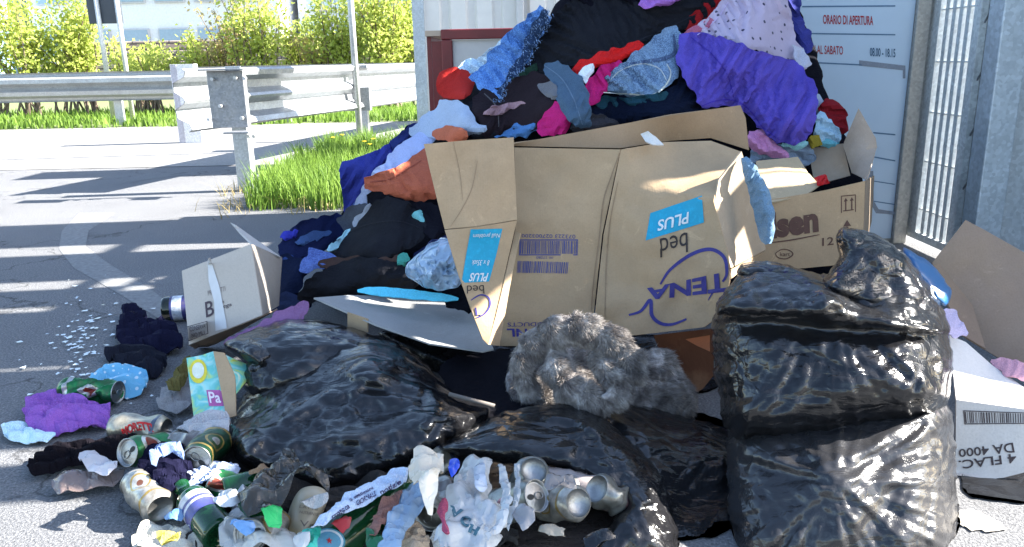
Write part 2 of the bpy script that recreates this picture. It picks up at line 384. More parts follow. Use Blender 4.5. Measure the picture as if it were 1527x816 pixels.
    A = PN(V[:, 0], V[:, 1], F-disp) if not up else bs_+np.stack([0*disp, 0*disp, disp], 1)
    if up:
        ru = dict(rx or {}); exu = ru.pop('ex', (1.05, 1.2)); itu = ru.pop('iters', 60); rx = None
        A = relax(A, bs_+np.stack([0*q, 0*q, front*q], 1), Fc, np.stack([X, Y], 1), d == 0, itu, exu, th, dirv=(0, 0, -1), **ru)
    if rx:
        rx = dict(rx); ex = rx.pop('ex', (1.04, 1.22)); it = rx.pop('iters', 90)
        if sheet or cl or cr: bq = q*front if cl else 0; A = relax(A, PN(V[:, 0], V[:, 1], F-bq), Fc, np.stack([X, Y], 1), d == 0, it, ex, th, **rx)
        else:
            bs = PN(V[:, 0], V[:, 1], F-front*q); bs3 = bs; A2 = relax(A, bs, Fc, bs3, d == 0, it, (ex[0], ex[1]), efix=1.0, **rx); A = A2
    B = PN(V[:, 0], V[:, 1], F+(back*q if not sheet else -disp+back))
    if sheet:
        # offset the back along the surface normal's horizontal part: real board thickness
        B = A.copy(); me0 = mesh(A.tolist(), [tuple(f) for f in Fc]); nn = np.zeros((len(A), 3)); me0.vertices.foreach_get('normal', nn.ravel()) if False else None
        nr = np.array([tuple(v.normal) for v in me0.vertices]); vd = A-CP; sg = np.sign((nr*vd).sum(1)); sg[sg == 0] = 1
        if sg.sum() < 0: nr = -nr
        B = A+nr*back; bpy.data.meshes.remove(me0)
    if zmin is not None: A[:, 2] = np.maximum(A[:, 2], zmin); B[:, 2] = np.maximum(B[:, 2], zmin-.001)
    n = len(V); faces = []; bset = d == 0
    if sheet:
        verts = np.concatenate([A, B]); faces = [tuple(f) for f in Fc]+[tuple(i+n for i in reversed(f)) for f in Fc]
        from collections import Counter
        ec = Counter()
        for f in Fc:
            for a_, b_ in zip(f, f[1:]+f[:1]): ec[(a_, b_)] += 1
        for (a_, b_) in list(ec):
            if (b_, a_) not in ec: faces.append((b_, a_, a_+n, b_+n))
    else:
        idx = np.arange(n)+n; idx[bset] = np.arange(n)[bset]; verts = np.concatenate([A, B])
        faces = [tuple(f) for f in Fc]+[tuple(int(idx[i]) for i in reversed(f)) for f in Fc]
    me = mesh(verts.tolist(), faces, name)
    bm = bmesh.new(); bm.from_mesh(me)
    loose = [v for v in bm.verts if not v.link_faces]; bmesh.ops.delete(bm, geom=loose, context='VERTS')
    bmesh.ops.recalc_face_normals(bm, faces=bm.faces)
    if sheet:
        for e in bm.edges:
            if len(e.link_faces) == 2 and e.calc_face_angle(0) > .6: e.smooth = False
    bm.to_mesh(me); bm.free()
    return link(name, me, mat, parent, center=center)
def sheet(name, pts, mat, parent=None, t=.004, amp=.004, wl=.15, step=14, edge=0, smooth=0, **k):
    return solid(name, pts, mat, parent, back=t, amp=amp, wl=wl, step=step, edge=edge, smooth=smooth, sheet=True, **k)
def wverts(o):
    m = parent_world(o); return [m @ v.co for v in o.data.vertices]
def bvh(objs):
    vs = []; fs = []
    for o in (objs if isinstance(objs, (list, tuple)) else [objs]):
        n = len(vs); vs += wverts(o); fs += [tuple(i+n for i in p.vertices) for p in o.data.polygons]
    return BVHTree.FromPolygons(vs, fs)
def project(P2, tree, lift):
    D = rays(P2[:, 0], P2[:, 1]); out = []; last = 2.0; miss = 0
    for d in D:
        dv = Vector(d.tolist()).normalized(); h = tree.ray_cast(Vector(CP), dv)
        if h[0] is None: out.append(Vector(CP)+dv*last); miss += 1
        else:
            last = h[3]; nr = h[1] if h[1].dot(dv) < 0 else -h[1]; out.append(h[0]+nr*lift)
    return out, miss
def decal(name, polys, target, mat, parent=None, lift=.0012, step=9, tree=None):
    """print a flat shape (photo pixels) onto the surface of target"""
    tree = tree or bvh(target); mb = MB()
    for pl in polys:
        V, Fc = cdt(resample(np.array(pl, float), step), step, ())
        vs, _ = project(V, tree, lift); mb.add(vs, Fc)
    return mb.build(name, mat, parent if parent is not None else target)
_tc = {}
def text2d(s, bold=0):
    if (s, bold) in _tc: return _tc[(s, bold)]
    cu = bpy.data.curves.new('t', 'FONT'); cu.body = s; cu.size = 1; cu.offset = bold; cu.resolution_u = 3
    o = bpy.data.objects.new('t', cu); C.objects.link(o); bpy.context.view_layer.update()
    me = bpy.data.meshes.new_from_object(o.evaluated_get(bpy.context.evaluated_depsgraph_get()))
    v = np.array([tuple(x.co)[:2] for x in me.vertices]); f = [tuple(p.vertices) for p in me.polygons]
    bpy.data.objects.remove(o); bpy.data.curves.remove(cu); bpy.data.meshes.remove(me)
    v = (v-v.min(0))/(v.max(0)-v.min(0)); _tc[(s, bold)] = (v, f); return v, f
def text(name, s, quad, target, mat, parent=None, lift=.0015, bold=0, arc=0, tree=None, shear=0):
    """quad = photo pixels of the text's own top-left, top-right, bottom-right, bottom-left"""
    v, f = text2d(s, bold); tl, tr, br, bl = [np.array(q, float) for q in quad]
    u = v[:, :1]; t = v[:, 1:2]
    if arc: t = t+arc*(1-(2*u-1)**2)
    p = (bl*(1-u)+br*u)*(1-t)+(tl*(1-u)+tr*u)*t
    vs, _ = project(p, tree or bvh(target), lift)
    return MB_(vs, f).build(name, mat, parent if parent is not None else target)
def MB_(vs, fs):
    m = MB(); m.add(vs, fs); return m
def stroke(pts, wpx):
    pts = np.array(pts, float); 
    t = np.linspace(0, 1, 28); n = len(pts)-1
    # catmull-rom
    out = []
    for s_ in np.linspace(0, n, n*7+1):
        i = min(int(s_), n-1); u = s_-i; p0, p1, p2, p3 = pts[max(i-1, 0)], pts[i], pts[i+1], pts[min(i+2, n)]
        out.append(.5*((2*p1)+(-p0+p2)*u+(2*p0-5*p1+4*p2-p3)*u*u+(-p0+3*p1-3*p2+p3)*u**3))
    out = np.array(out); d = np.gradient(out, axis=0); nn = np.stack([-d[:, 1], d[:, 0]], 1); nn /= np.hypot(*nn.T)[:, None]+1e-9
    k = len(out); ww = wpx*(.35+.65*np.sin(np.pi*np.clip(np.linspace(.08, .92, k), 0, 1)))[:, None]/2
    return [tuple(map(tuple, (out[i]+nn[i]*ww[i], out[i+1]+nn[i+1]*ww[i+1], out[i+1]-nn[i+1]*ww[i+1], out[i]-nn[i]*ww[i]))) for i in range(k-1)]
def strokes(name, lists, target, mat, wpx=3, parent=None, lift=.0016, tree=None):
    tree = tree or bvh(target); mb = MB()
    for l in lists:
        for q in stroke(l, wpx):
            vs, _ = project(np.array(q), tree, lift); mb.add(vs, [(0, 1, 2, 3)])
    return mb.build(name, mat, parent if parent is not None else target)
# ================================================================== SETTING
def ground_mat():
    b = NB('asphalt'); tc = b.tc
    f1 = b.noise(180, 3, .7); f2 = b.noise(1.2, 5, .6); f3 = b.noise(60, 4, .7)
    col = b.ramp(f1, [(.35, (.08,.082,.086)), (.55, (.17,.173,.18)), (.72, (.34,.34,.34))])
    col = b.mix(b.ramp(f2, [(.35, (.35,)*3), (.65, (0,0,0))]), col, (.10,.10,.105))
    col = b.mix(b.ramp(f3, [(.62, (0,0,0)), (.7, (.5,.5,.5))]), col, (.32,.31,.29))
    vc = b.n('ShaderNodeTexVoronoi', feature='DISTANCE_TO_EDGE'); vc.inputs['Scale'].default_value = .55
    ad = b.n('ShaderNodeVectorMath', operation='ADD'); nz = b.n('ShaderNodeTexNoise'); nz.inputs['Scale'].default_value = 3; nz.inputs['Detail'].default_value = 6; b.L(tc, nz.inputs['Vector']); b.L(tc, ad.inputs[0]); b.L(nz.outputs['Color'], ad.inputs[1]); b.L(ad.outputs[0], vc.inputs['Vector'])
    ck = b.ramp(vc.outputs['Distance'], [(.0, (.75,.75,.75)), (.006, (0,0,0))]); col = b.mix(ck, col, (.03,.03,.03))
    st = b.ramp(b.noise(2.2, 5, .7, dist=.8), [(.60, (0,0,0)), (.70, (.5,.5,.5))]); col = b.mix(st, col, (.07,.07,.072))
    n = b.bump(f1, .8, .006); n = b.bump(b.noise(6, 4), .3, .01, n)
    return b.set(col, .9, nrm=n, Specular_IOR_Level=.3)
def flat(name, pts, z, mat, kind='structure'):
    o = link(name, mesh([(x, y, z) for x, y in pts], [tuple(range(len(pts)))]), mat, center=False, smooth=False)
    return tag(o, kind=kind)
flat('ground', [(-400, -60), (400, -60), (400, 900), (-400, 900)], 0, ground_mat())
def road_mat():
    b = NB('old_road'); f1 = b.noise(40, 5, .7); f2 = b.noise(.5, 5, .6, stretch=(.3, 1.5, 1))
    col = b.ramp(f1, [(.3, (.17,.165,.16)), (.7, (.30,.29,.275))]); col = b.mix(b.ramp(f2, [(.4, (0,0,0)), (.7, (.5,.5,.5))]), col, (.15,.145,.14))
    return b.set(col, .9, nrm=b.bump(f1, .4, .01))
flat('road', [(-60, 6.6), (9, 6.6), (60, 7.6), (60, 11.6), (-60, 11.0)], .004, road_mat())
flat('worn_marking', [tuple(G(*q)[:2]) for q in [(118,318),(172,318),(132,345),(128,368),(160,392),(225,432),(275,470),(240,478),(180,440),(110,400),(88,372),(92,345)]], .0015,
     paint((.19,.193,.195), .9, v=.35, scale=50, bmp=.4))
vm = paint((.16,.2,.07), .95, v=.4, scale=9, bmp=.6)
flat('grass_bank', [(-60, 11.0), (60, 11.6), (60, 27), (-60, 27)], .006, vm)

def blades(name, n, area, h, wdt, mat, label, cat='grass', lean=.35, hvar=.5, mask=None):
    x = rng.uniform(area[0], area[1], n*3); y = rng.uniform(area[2], area[3], n*3)
    if mask is not None: k = mask(x, y); x, y = x[k][:n], y[k][:n]
    else: x, y = x[:n], y[:n]
    n = len(x); cl = .6+.6*np.clip(pn(x*5, y*5, 3)+.5, 0, 1)
    hh = h*(1-hvar+hvar*rng.random(n))*cl; a = rng.uniform(0, 2*np.pi, n); l = rng.uniform(0, lean, n)*hh*1.6; la = rng.uniform(0, 2*np.pi, n)
    ca, sa = np.cos(a)*wdt, np.sin(a)*wdt; z0 = np.zeros(n)
    base1 = np.stack([x-ca, y-sa, z0], 1); base2 = np.stack([x+ca, y+sa, z0], 1)
    m = np.stack([x+np.cos(la)*l*.35, y+np.sin(la)*l*.35, hh*.6], 1); mo = np.stack([ca, sa, z0], 1)*.7
    tp = np.stack([x+np.cos(la)*l, y+np.sin(la)*l, hh], 1)
    V = np.stack([base1, base2, m+mo, m-mo, tp], 1).reshape(-1, 3); F = []
    for i in range(n):
        j = i*5; F.append((j, j+1, j+2, j+3)); F.append((j+3, j+2, j+4))
    return tag(link(name, mesh(V.tolist(), F), mat, smooth=False), label, cat, kind='stuff')
gm = leafmat((.08,.16,.025), (.22,.34,.055), .45)
gx0, gx1 = -1.85, -.75
blades('grass_tuft', 9000, (-2.05, -.5, 4.42, 7.6), .24, .0045, gm, 'tall sunlit green grass growing beside the guardrail post',
       mask=lambda x, y: (x > -1.54-.05*(y-4.4)+.15*pn(y*3, x, 5)) & (x < -.72-.04*(y-4.4)) & (y > 4.46+.1*pn(x*6, y, 8)))
blades('dry_grass', 1100, (-2.0, -.5, 4.2, 6.5), .10, .003, leafmat((.26,.20,.09), (.42,.34,.16), .3), 'short dry straw-coloured stems at the ragged edge of the grass tuft', lean=1.2,
       mask=lambda x, y: (x > -1.66-.05*(y-4.4)+.3*pn(x*5, y*4, 12)) & (x < -.8) & (y > 4.36+.22*pn(x*5, y, 14)))
blades('verge_grass', 16000, (-14, 3, 11.15, 15), .16, .012, gm, 'low bright green grass strip behind the far guardrail', mask=lambda x, y: y > 11.15+.25*pn(x, y, 2))
# dandelions
for k, (px, py) in enumerate([(543,212),(556,208),(551,216),(496,206),(510,202)]):
    r_ = empty('dandelion', G(px, 262-k), ['leftmost of the three dandelions at the right end of the grass tuft', 'rightmost and highest dandelion at the right end of the grass tuft', 'lowest of the three dandelions at the right end of the grass tuft', 'leftmost dandelion among the tall grass blades left of the pole', 'dandelion just left of the steel pole foot'][k], 'flower', 'dandelions in the grass tuft')
    p = P(px, py, r_.location.y); s = MB(); s.tube([r_.location, p], .003, 5); s.build('stem', gm, r_)
    hd = MB()
    for a in range(14):
        an = a*2*math.pi/14; hd.add([p, p+Vector((.02*math.cos(an), .02*math.sin(an), .006)), p+Vector((.02*math.cos(an+.35), .02*math.sin(an+.35), .008))], [(0, 1, 2)])
    hd.build('flower_head', paint((.7,.5,.02), .7), r_)
# ---- guardrails
def wprofile(hh):   # (depth, z) W beam, hh = height
    z = np.array([0, .04, .13, .22, .36, .45, .5, .55, .64, .78, .87, .96, 1.0])*hh
    d = np.array([.02, 0, .01, .075, .08, .03, .02, .03, .08, .075, .01, 0, .02])*1.35; return d, z
gl = galv()
gbr = galv((.42,.43,.42), .35)
def wbeam(path, ztop, hh, parent, mat, side=1):
    d, z = wprofile(hh); path = [Vector(p) for p in path]; V = []; n = len(d)
    for t in (0, .004):
        for i, p in enumerate(path):
            dr = (path[min(i+1, len(path)-1)]-path[max(i-1, 0)]).normalized(); nr = Vector((dr.y, -dr.x, 0))*side
            for a, b in zip(d, z): V.append(p+nr*(a-t)+Vector((0, 0, ztop-hh+b)))
    L = len(path); F = []
    for t in (0, 1):
        for i in range(L-1):
            for j in range(n-1):
                q = [t*L*n+i*n+j, t*L*n+(i+1)*n+j, t*L*n+(i+1)*n+j+1, t*L*n+i*n+j+1]; F.append(tuple(q if t == 0 else q[::-1]))
    for i in range(L-1):
        for j in (0, n-1): F.append((i*n+j, (i+1)*n+j, (L+i+1)*n+j, (L+i)*n+j))
    me = mesh(V, F); me.polygons.foreach_set('use_smooth', [False]*len(F))
    return link('beam', me, mat, parent, smooth=False)
def rail_post(p, h, parent, mat):
    m = MB(); x, y = p[0], p[1]
    m.box((x-.06, y-.003, 0), (x+.06, y+.003, h)); m.box((x-.06, y+.004, 0), (x-.054, y+.05, h)); m.box((x+.054, y+.004, 0), (x+.06, y+.05, h)); 
    return m.build('post', mat, parent, .002)
far = empty('far_guardrail', (-4, 11.5, 0), 'long pale steel guardrail across the road in front of the shrubs', 'guardrail')
wbeam([(-16, 11.55, 0), (-10, 11.55, 0), (-4.6, 11.5, 0)], .76, .40, far, gbr)
wbeam([(-4.6, 11.5, 0), (-1.2, 11.75, 0), (3, 12.2, 0)], .80, .36, far, gbr)
for x in (-13.5, -11, -8.6, -5.6, -3.2, -.8, 1.5): rail_post((x, 11.62), .72, far, gl)
wp = empty('rail_end_post', G(285, 214), 'broad white steel post standing at the end of the far rail', 'post')
x, y = G(285, 214)[:2]; m = MB(); m.box((x-.125, y, 0), (x-.118, y+.14, .83)); m.box((x-.117, y, 0), (x+.125, y+.006, .83)); m.box((x+.118, y+.007, 0), (x+.125, y+.12, .83)); m.build('channel', galv((.75,.75,.76), .1), wp, .002)
m = MB(); m.box((x-.1175, y-.006, 0), (x-.06, y-.0005, .828)); m.build('shaded_side', galv((.45,.44,.5), .3), wp)  # darker lilac-grey strip paints the shaded left side of the post
near = empty('near_guardrail', (-1.72, 5.2, 0), 'grey guardrail seen from behind with a bolted end plate', 'guardrail')
A = Vector((-2.10, 5.32, 0)); B = Vector((-1.07, 9.0, 0)); M_ = (A+B)/2+Vector((.02, 0, 0))
wbeam([A, A*.6+M_*.4, M_, B, B+Vector((.7, 2.4, 0))], .79, .41, near, galv((.36,.38,.40), .4), side=-1)
pp = G(372, 284)
m = MB(); m.box((pp.x-.07, pp.y-.01, 0), (pp.x+.03, pp.y-.004, .8)); m.box((pp.x+.032, pp.y-.05, 0), (pp.x+.04, pp.y+.05, .79)); m.build('post', gl, near, .002)
p2 = G(538, 209)
m = MB(); m.box((p2.x-.02, p2.y-.01, 0), (p2.x+.09, p2.y-.004, .8)); m.box((p2.x+.092, p2.y-.05, 0), (p2.x+.1, p2.y+.05, .79)); m.build('post', gl, near, .002)
m = MB(); a = P(308, 106, 5.1); b_ = P(372, 190, 5.1); m.box((a.x, 5.09, b_.z), (b_.x-.005, 5.1, a.z)); m.box((a.x-.02, 5.0, a.z+.002), (b_.x+.03, 5.12, a.z+.012)); m.box((b_.x-.13, 4.98, b_.z-.03), (b_.x+.03, 5.1, b_.z-.018))
m.build('end_plate', galv((.30,.31,.33), .5), near, .003)
for q in ((318,118),(352,116),(366,117),(330,158),(313,178),(362,176),(372,203),(380,203)):
    c = P(q[0], q[1], 5.08); m = MB(); m.tube([c, c+Vector((0, -.03, 0))], .011, 6); m.build('bolt', galv((.6,.6,.6), .6), near)
m = MB(); a = P(494, 98, 7.85); b_ = P(550, 108, 7.85); m.box((a.x, 7.75, a.z-.03), (b_.x, 7.95, a.z)); m.build('bracket_cap', galv((.30,.31,.33), .5), near, .003); m = MB(); a = P(505, 150, 7.85); m.box((a.x, 7.8, a.z-.1), (b_.x, 7.9, a.z+.12)); m.build('bracket', galv((.30,.31,.33), .5), near, .003)
# ---- pole
pb = G(538, 223); tp = empty('steel_pole', pb, 'slim grey steel pole standing behind the grass tuft', 'pole')
m = MB(); m.tube([pb, pb+Vector((0, 0, 2.6))], .03, 16); m.build('tube', galv((.5,.52,.53), .4), tp, smooth=True)
m = MB(); m.box((pb.x-.06, pb.y-.06, 0), (pb.x+.06, pb.y+.06, .012)); m.build('base_plate', gl, tp)
# ---- road sign seen from behind
sg = empty('road_sign', G(165, 168), 'dark back of a road sign on two thin grey posts', 'road sign')
a = P(135, 36, 12.4); b_ = P(185, 36, 12.4)
m = MB(); m.box((a.x, 12.36, a.z), (b_.x, 12.4, a.z+1.0)); m.build('sign_panel', paint((.035,.045,.06), .5), sg, .01)
for q in (148, 178):
    c = P(q, 36, 12.32); m = MB(); m.tube([(c.x, 12.33, 0), (c.x, 12.33, a.z+.95)], .035, 10); m.build('post', galv((.6,.62,.62), .3), sg, smooth=True)
# ---- shrubs
lm1 = leafmat((.30,.38,.06), (.56,.60,.18), .55); lm2 = leafmat((.30,.24,.10), (.50,.42,.20), .5); tw = paint((.16,.12,.09), .9)
def shrub(x, y, wd, h, n, mat, label, sparse=False, ls=.05):
    r_ = empty('shrub', (x, y, 0), label, 'shrub', 'shrubs behind the far guardrail')
    n = int(n*1.0); ls = ls*.85; m = MB(); tips = []
    for k in range(20 if not sparse else 26):
        a = random.uniform(0, 6.28); d = random.uniform(.25, 1)*wd/2; t = Vector((x+math.cos(a)*d, y+math.sin(a)*d*.6, h*random.uniform(.55, 1.0)))
        p0 = Vector((x+random.uniform(-.25, .25)*wd, y+random.uniform(-.1, .1), 0)); md = (p0+t)/2+Vector((random.uniform(-.1, .1), 0, .1)); m.tube([p0, md, t], [.022, .014, .004], 5); tips += [t, md*.5+t*.5, md]
    m.build('stems', tw, r_)
    tips = np.array([tuple(t) for t in tips]); c = tips[rng.integers(0, len(tips), n)]+rng.normal(0, 1, (n, 3))*np.array([.17, .17, .2])*wd*(.42 if not sparse else .34)
    c[:, 2] = np.abs(c[:, 2]); u = rng.normal(0, 1, (n, 3)); u /= np.linalg.norm(u, axis=1)[:, None]; v = np.cross(u, rng.normal(0, 1, (n, 3))); v /= np.linalg.norm(v, axis=1)[:, None]
    s = ls*rng.uniform(.5, 1.3, (n, 1)); V = np.stack([c-u*s, c+v*s*.5, c+u*s, c-v*s*.5], 1).reshape(-1, 3)
    link('foliage', mesh(V.tolist(), [(4*i, 4*i+1, 4*i+2, 4*i+3) for i in range(n)]), mat, r_, smooth=False)
F0 = 14.0
def sx(px, F=F0): return P(px, 90, F).x
shrub(sx(20), 14, 1.9, 2.3, 5200, lm1, 'dense yellow-green shrub at the far left edge behind the rail')
shrub(sx(88), 14.3, 1.5, 2.2, 4600, lm1, 'tall yellow-green shrub just left of the dark road sign')
shrub(sx(170), 15, 1.0, 1.35, 1500, lm1, 'low yellow-green shrub under the dark road sign')
shrub(sx(215), 14, 1.1, 1.15, 1600, lm1, 'low yellow-green shrub just right of the road sign posts')
shrub(sx(262), 14.3, .9, 1.1, 1100, lm1, 'low sparse shrub in front of the stone wall')
shrub(sx(330), 14.5, 1.3, 1.8, 1500, lm2, 'sparse brownish shrub above the white end post', True)
shrub(sx(385), 14, 1.4, 2.2, 3200, lm1, 'tall yellow-green shrub above the near rail end plate')
shrub(sx(450), 15, 1.2, 1.3, 900, lm2, 'sparse brown twiggy shrub left of the steel pole', True)
shrub(sx(505), 14.2, 1.4, 2.1, 3600, lm1, 'dense yellow-green shrub directly behind the steel pole')
shrub(sx(565), 14.0, 1.5, 2.3, 4600, lm1, 'tall dense yellow-green shrub right of the steel pole')
shrub(sx(625), 14.4, 1.3, 2.3, 4200, lm1, 'tall yellow-green shrub beside the red container')
shrub(sx(292), 14.6, 1.0, 1.5, 1500, lm1, 'pale green shrub in front of the pale building right of the road sign')
shrub(sx(428), 14.8, 1.0, 1.6, 1700, lm1, 'pale green shrub left of the brown twiggy shrub')
shrub(sx(470), 14.3, .9, 1.3, 1300, lm2, 'brownish green shrub just left of the dense one behind the pole')
# ---- stone wall and far building
def stone():
    b = NB('rubble_stone'); v = b.n('ShaderNodeTexBrick'); v.inputs['Scale'].default_value = 1; v.inputs['Brick Width'].default_value = .5; v.inputs['Row Height'].default_value = .16
    v.inputs['Mortar Size'].default_value = .02; v.inputs['Color1'].default_value = (.34,.27,.22,1); v.inputs['Color2'].default_value = (.22,.18,.16,1); v.inputs['Mortar'].default_value = (.08,.07,.06,1)
    mp = b.n('ShaderNodeMapping'); mp.inputs['Rotation'].default_value = (R(90), 0, 0); b.L(b.tc, mp.inputs[0]); b.L(mp.outputs[0], v.inputs['Vector'])
    return b.set(v.outputs['Color'], .9, nrm=b.bump(b.noise(8), .5, .03))
sw = MB()
for k in range(3): sw.box((-12, 21+k*.8, 0), (4, 21.78+k*.8, .95+k*.28))
tag(sw.build('stone_wall', stone(), bevel=.03), 'low stepped brown stone wall behind the shrubs', 'wall')
def bld(name, x0, x1, y, h, wallm, label, wins):
    r_ = empty(name, ((x0+x1)/2, y, 0), label, 'building')
    m = MB(); m.box((x0, y, 0), (x1, y+8, h)); m.build('wall', wallm, r_)
    for (a, b, c, d) in wins:
        m = MB(); m.box((a-.06, y-.1, c-.06), (b+.06, y-.03, d+.06)); f = m.build('window_frame', paint((.5,.5,.52), .5), r_)
        m = MB(); m.box((a, y-.13, c), (b, y-.101, d)); m.build('pane', paint((.28,.38,.46), .3), f)
bld('pale_building', -19.5, -9.3, 34, 7, paint((.75,.75,.74), .8), 'pale building with bluish windows seen between the shrubs', [(-19.0+i*1.6, -17.9+i*1.6, 1.3, 2.3) for i in range(6)]+[(-19.0+i*1.6, -17.9+i*1.6, 3.4, 4.6) for i in range(6)])
bld('glass_building', -9.0, 4, 36, 7, paint((.42,.47,.52), .6), 'grey-blue glazed building far behind the steel pole', [(-8.6+i*1.15, -7.65+i*1.15, 1.6+j*1.5, 2.75+j*1.5) for i in range(10) for j in range(2)])
bld('blue_building', -26, -20, 32, 6, paint((.25,.42,.62), .7), 'light blue building beside the road sign', [(-25.4+i*1.5, -24.4+i*1.5, 1.3, 2.5) for i in range(3)])
# ---- white shed wall, red container
def corrug(x0, x1, y, h, mat, name, parent, pitch=.2, depth=.03):
    V = []; F = []; xs = []
    x = x0
    while x < x1: xs += [(x, 0), (x+pitch*.55, 0), (x+pitch*.65, depth), (x+pitch*.9, depth)]; x += pitch
    xs.append((x, 0)); n = len(xs)
    for t in (0, .006):
        for (a, d) in xs: V += [(a, y+d+t, 0), (a, y+d+t, h)]
    for t in (0, 1):
        for i in range(n-1):
            q = (t*2*n+2*i, t*2*n+2*i+2, t*2*n+2*i+3, t*2*n+2*i+1); F.append(q if t == 0 else q[::-1])
    for i in range(n-1): F.append((2*i+1, 2*i+3, 2*n+2*i+3, 2*n+2*i+1))
    for i in (0, n-1): F.append((2*i, 2*i+1, 2*n+2*i+1, 2*n+2*i))
    return link(name, mesh(V, F), mat, parent, smooth=False)
shed = empty('white_shed', (0, 6.3, 0), 'cream ribbed metal shed wall behind the red container', 'shed')
corrug(P(634, 40, 6.3).x, 2.2, 6.3, 2.0, paint((.66,.64,.61), .55, v=.06), 'ribbed_wall', shed)
m = MB(); m.box((P(634, 40, 6.3).x-.09, 6.26, 0), (P(634, 40, 6.3).x-.002, 6.7, 2.0)); m.build('corner_post', galv((.45,.5,.55), .4), shed)
m = MB(); xx = P(770, 40, 6.25).x; m.box((xx, 6.22, 0), (xx+.06, 6.295, 2.0)); m.build('downpipe', paint((.5,.5,.5), .4), shed, .01)
red = paint((.17,.012,.014), .45, v=.25); rc = empty('red_container', (.1, 3.9, 0), 'dark red framed metal container with cream front panel', 'container')
Fc_ = 3.75; L0 = P(657, 44, Fc_); Lx0 = P(634, 44, Fc_).x; zt = L0.z; xr = .75; cream = paint((.62,.58,.54), .6, v=.08)
m = MB(); m.box((L0.x, Fc_, zt-.045), (xr, Fc_+.05, zt)); m.build('top_rail', red, rc, .004)
m = MB(); m.box((L0.x, Fc_+.002, 0), (L0.x+.05, Fc_+.048, zt-.046)); m.build('upright', red, rc, .004)
m = MB(); m.box((xr-.05, Fc_+.002, 0), (xr, Fc_+.048, zt-.046)); m.build('upright', red, rc, .004)
m = MB(); m.box((L0.x+.051, Fc_+.02, 0), (xr-.051, Fc_+.03, zt-.047)); m.build('front_panel', cream, rc)
m = MB(); m.box((Lx0, Fc_+.052, 0), (Lx0+.02, Fc_+.7, zt-.03)); m.box((Lx0+.021, Fc_+.052, 0), (L0.x-.001, Fc_+.06, zt-.05)); m.build('side_panel', red, rc)
m = MB(); m.box((Lx0-.003, Fc_+.01, zt-.028), (L0.x-.002, Fc_+.7, zt-.004)); m.build('lid_edge', paint((.5,.38,.28), .6), rc)
m = MB(); m.box((L0.x, Fc_+.052, zt-.02), (xr, Fc_+.7, zt-.002)); m.build('lid', cream, rc)
# ---- notice board
NBF = 3.35
nb = empty('notice_board', (1.45, NBF, 0), 'tall pale blue notice board with opening hours and a steel edge post', 'sign')
xl, xr_ = P(1165, 150, NBF).x, P(1350, 150, NBF).x
m = MB(); m.box((xl, NBF, .02), (xr_, NBF+.03, 1.75)); bdm = paint((.50,.62,.74), .35, v=.05, scale=4, bmp=.03); board = m.build('panel', bdm, nb)
m = MB(); m.box((xr_+.002, NBF-.02, 0), (xr_+.058, NBF+.05, 2.0)); m.build('edge_post', galv((.5,.48,.44), .35), nb, .004)
tr = bvh(board); dk = ink((.09,.17,.28)); rd = ink((.36,.03,.04))
def lines(lst): return [[(a, b-wd/2), (c, d-wd/2), (c, d+wd/2), (a, b+wd/2)] for a, b, c, d, wd in lst]
for q_ in lines([(1196,10,1335,9,2.2),(1196,50,1335,52,2),(1205,93,1285,97,2),(1232,97,1232,150,1.5),(1322,142,1322,206,2),(1302,198,1335,201,2),(1302,234,1335,240,2),(1320,206,1320,300,1.8),(1302,270,1334,275,1.5),(1302,300,1334,305,1.5)]): decal('ruled_line', [q_], board, dk, nb, tree=tr)
for q_ in [[(1281,90),(1350,98),(1350,117),(1346,117),(1346,105),(1281,98)], [(1296,255),(1302,255),(1303,300),(1310,312),(1334,316),(1334,320),(1306,318),(1297,302)]]: decal('grey_mark', [q_], board, ink((.22,.25,.30)), nb, tree=tr)
text('red_heading', 'ORARIO DI APERTURA', [(1227,22),(1302,24),(1302,38),(1227,36)], board, rd, nb, tree=tr, bold=.02)
text('day_line', 'DA LUNEDI AL SABATO', [(1178,66),(1257,69),(1257,82),(1178,79)], board, rd, nb, tree=tr, bold=.012)
text('hours_line', '08.00 - 18.15', [(1297,71),(1335,73),(1335,86),(1297,84)], board, ink((.06,.12,.2)), nb, tree=tr, bold=.02)
# ---- galvanised fence on the right, receding; posts, panels, rods; unseen near panels added to shape the sun
FX = 1.72
fe = empty('galvanised_fence', (FX, 3.3, 0), 'galvanised steel fence with ribbed panels and slanting rods on the right, with unseen panels added to shape the sunlight', 'fence')
gp = galv((.55,.58,.58), .35)
def fpanel(y0, y1, z0, z1, mat=gp, t=.02, x=FX): 
    m = MB(); m.box((x, y0, z0), (x+t, y1, z1)); return m.build('panel', mat, fe, .002)
def holed(y0, y1, z0, z1, holes, mat=gp, x=FX, t=.02):
    ys = sorted({y0, y1, *[v for hh in holes for v in hh[:2] if y0 < v < y1]}); zs = sorted({z0, z1, *[v for hh in holes for v in hh[2:] if z0 < v < z1]}); m = MB()
    for a_, b_ in zip(ys[:-1], ys[1:]):
        s0 = None
        for c_, d_ in zip(zs[:-1], zs[1:]):
            cy, cz = (a_+b_)/2, (c_+d_)/2; op = any(hh[0] < cy < hh[1] and hh[2] < cz < hh[3] for hh in holes)
            if not op: s0 = c_ if s0 is None else s0; e0 = d_
            if (op or d_ == z1) and s0 is not None: m.box((x, a_+.0002, s0), (x+t, b_-.0002, e0)); s0 = None
    return m.build('panel', mat, fe)
lit_galv = galv((.72,.75,.74), .2)  # paler steel stands in for sunlight on the fence
holed(3.97, 4.56, .03, 3.1, [])
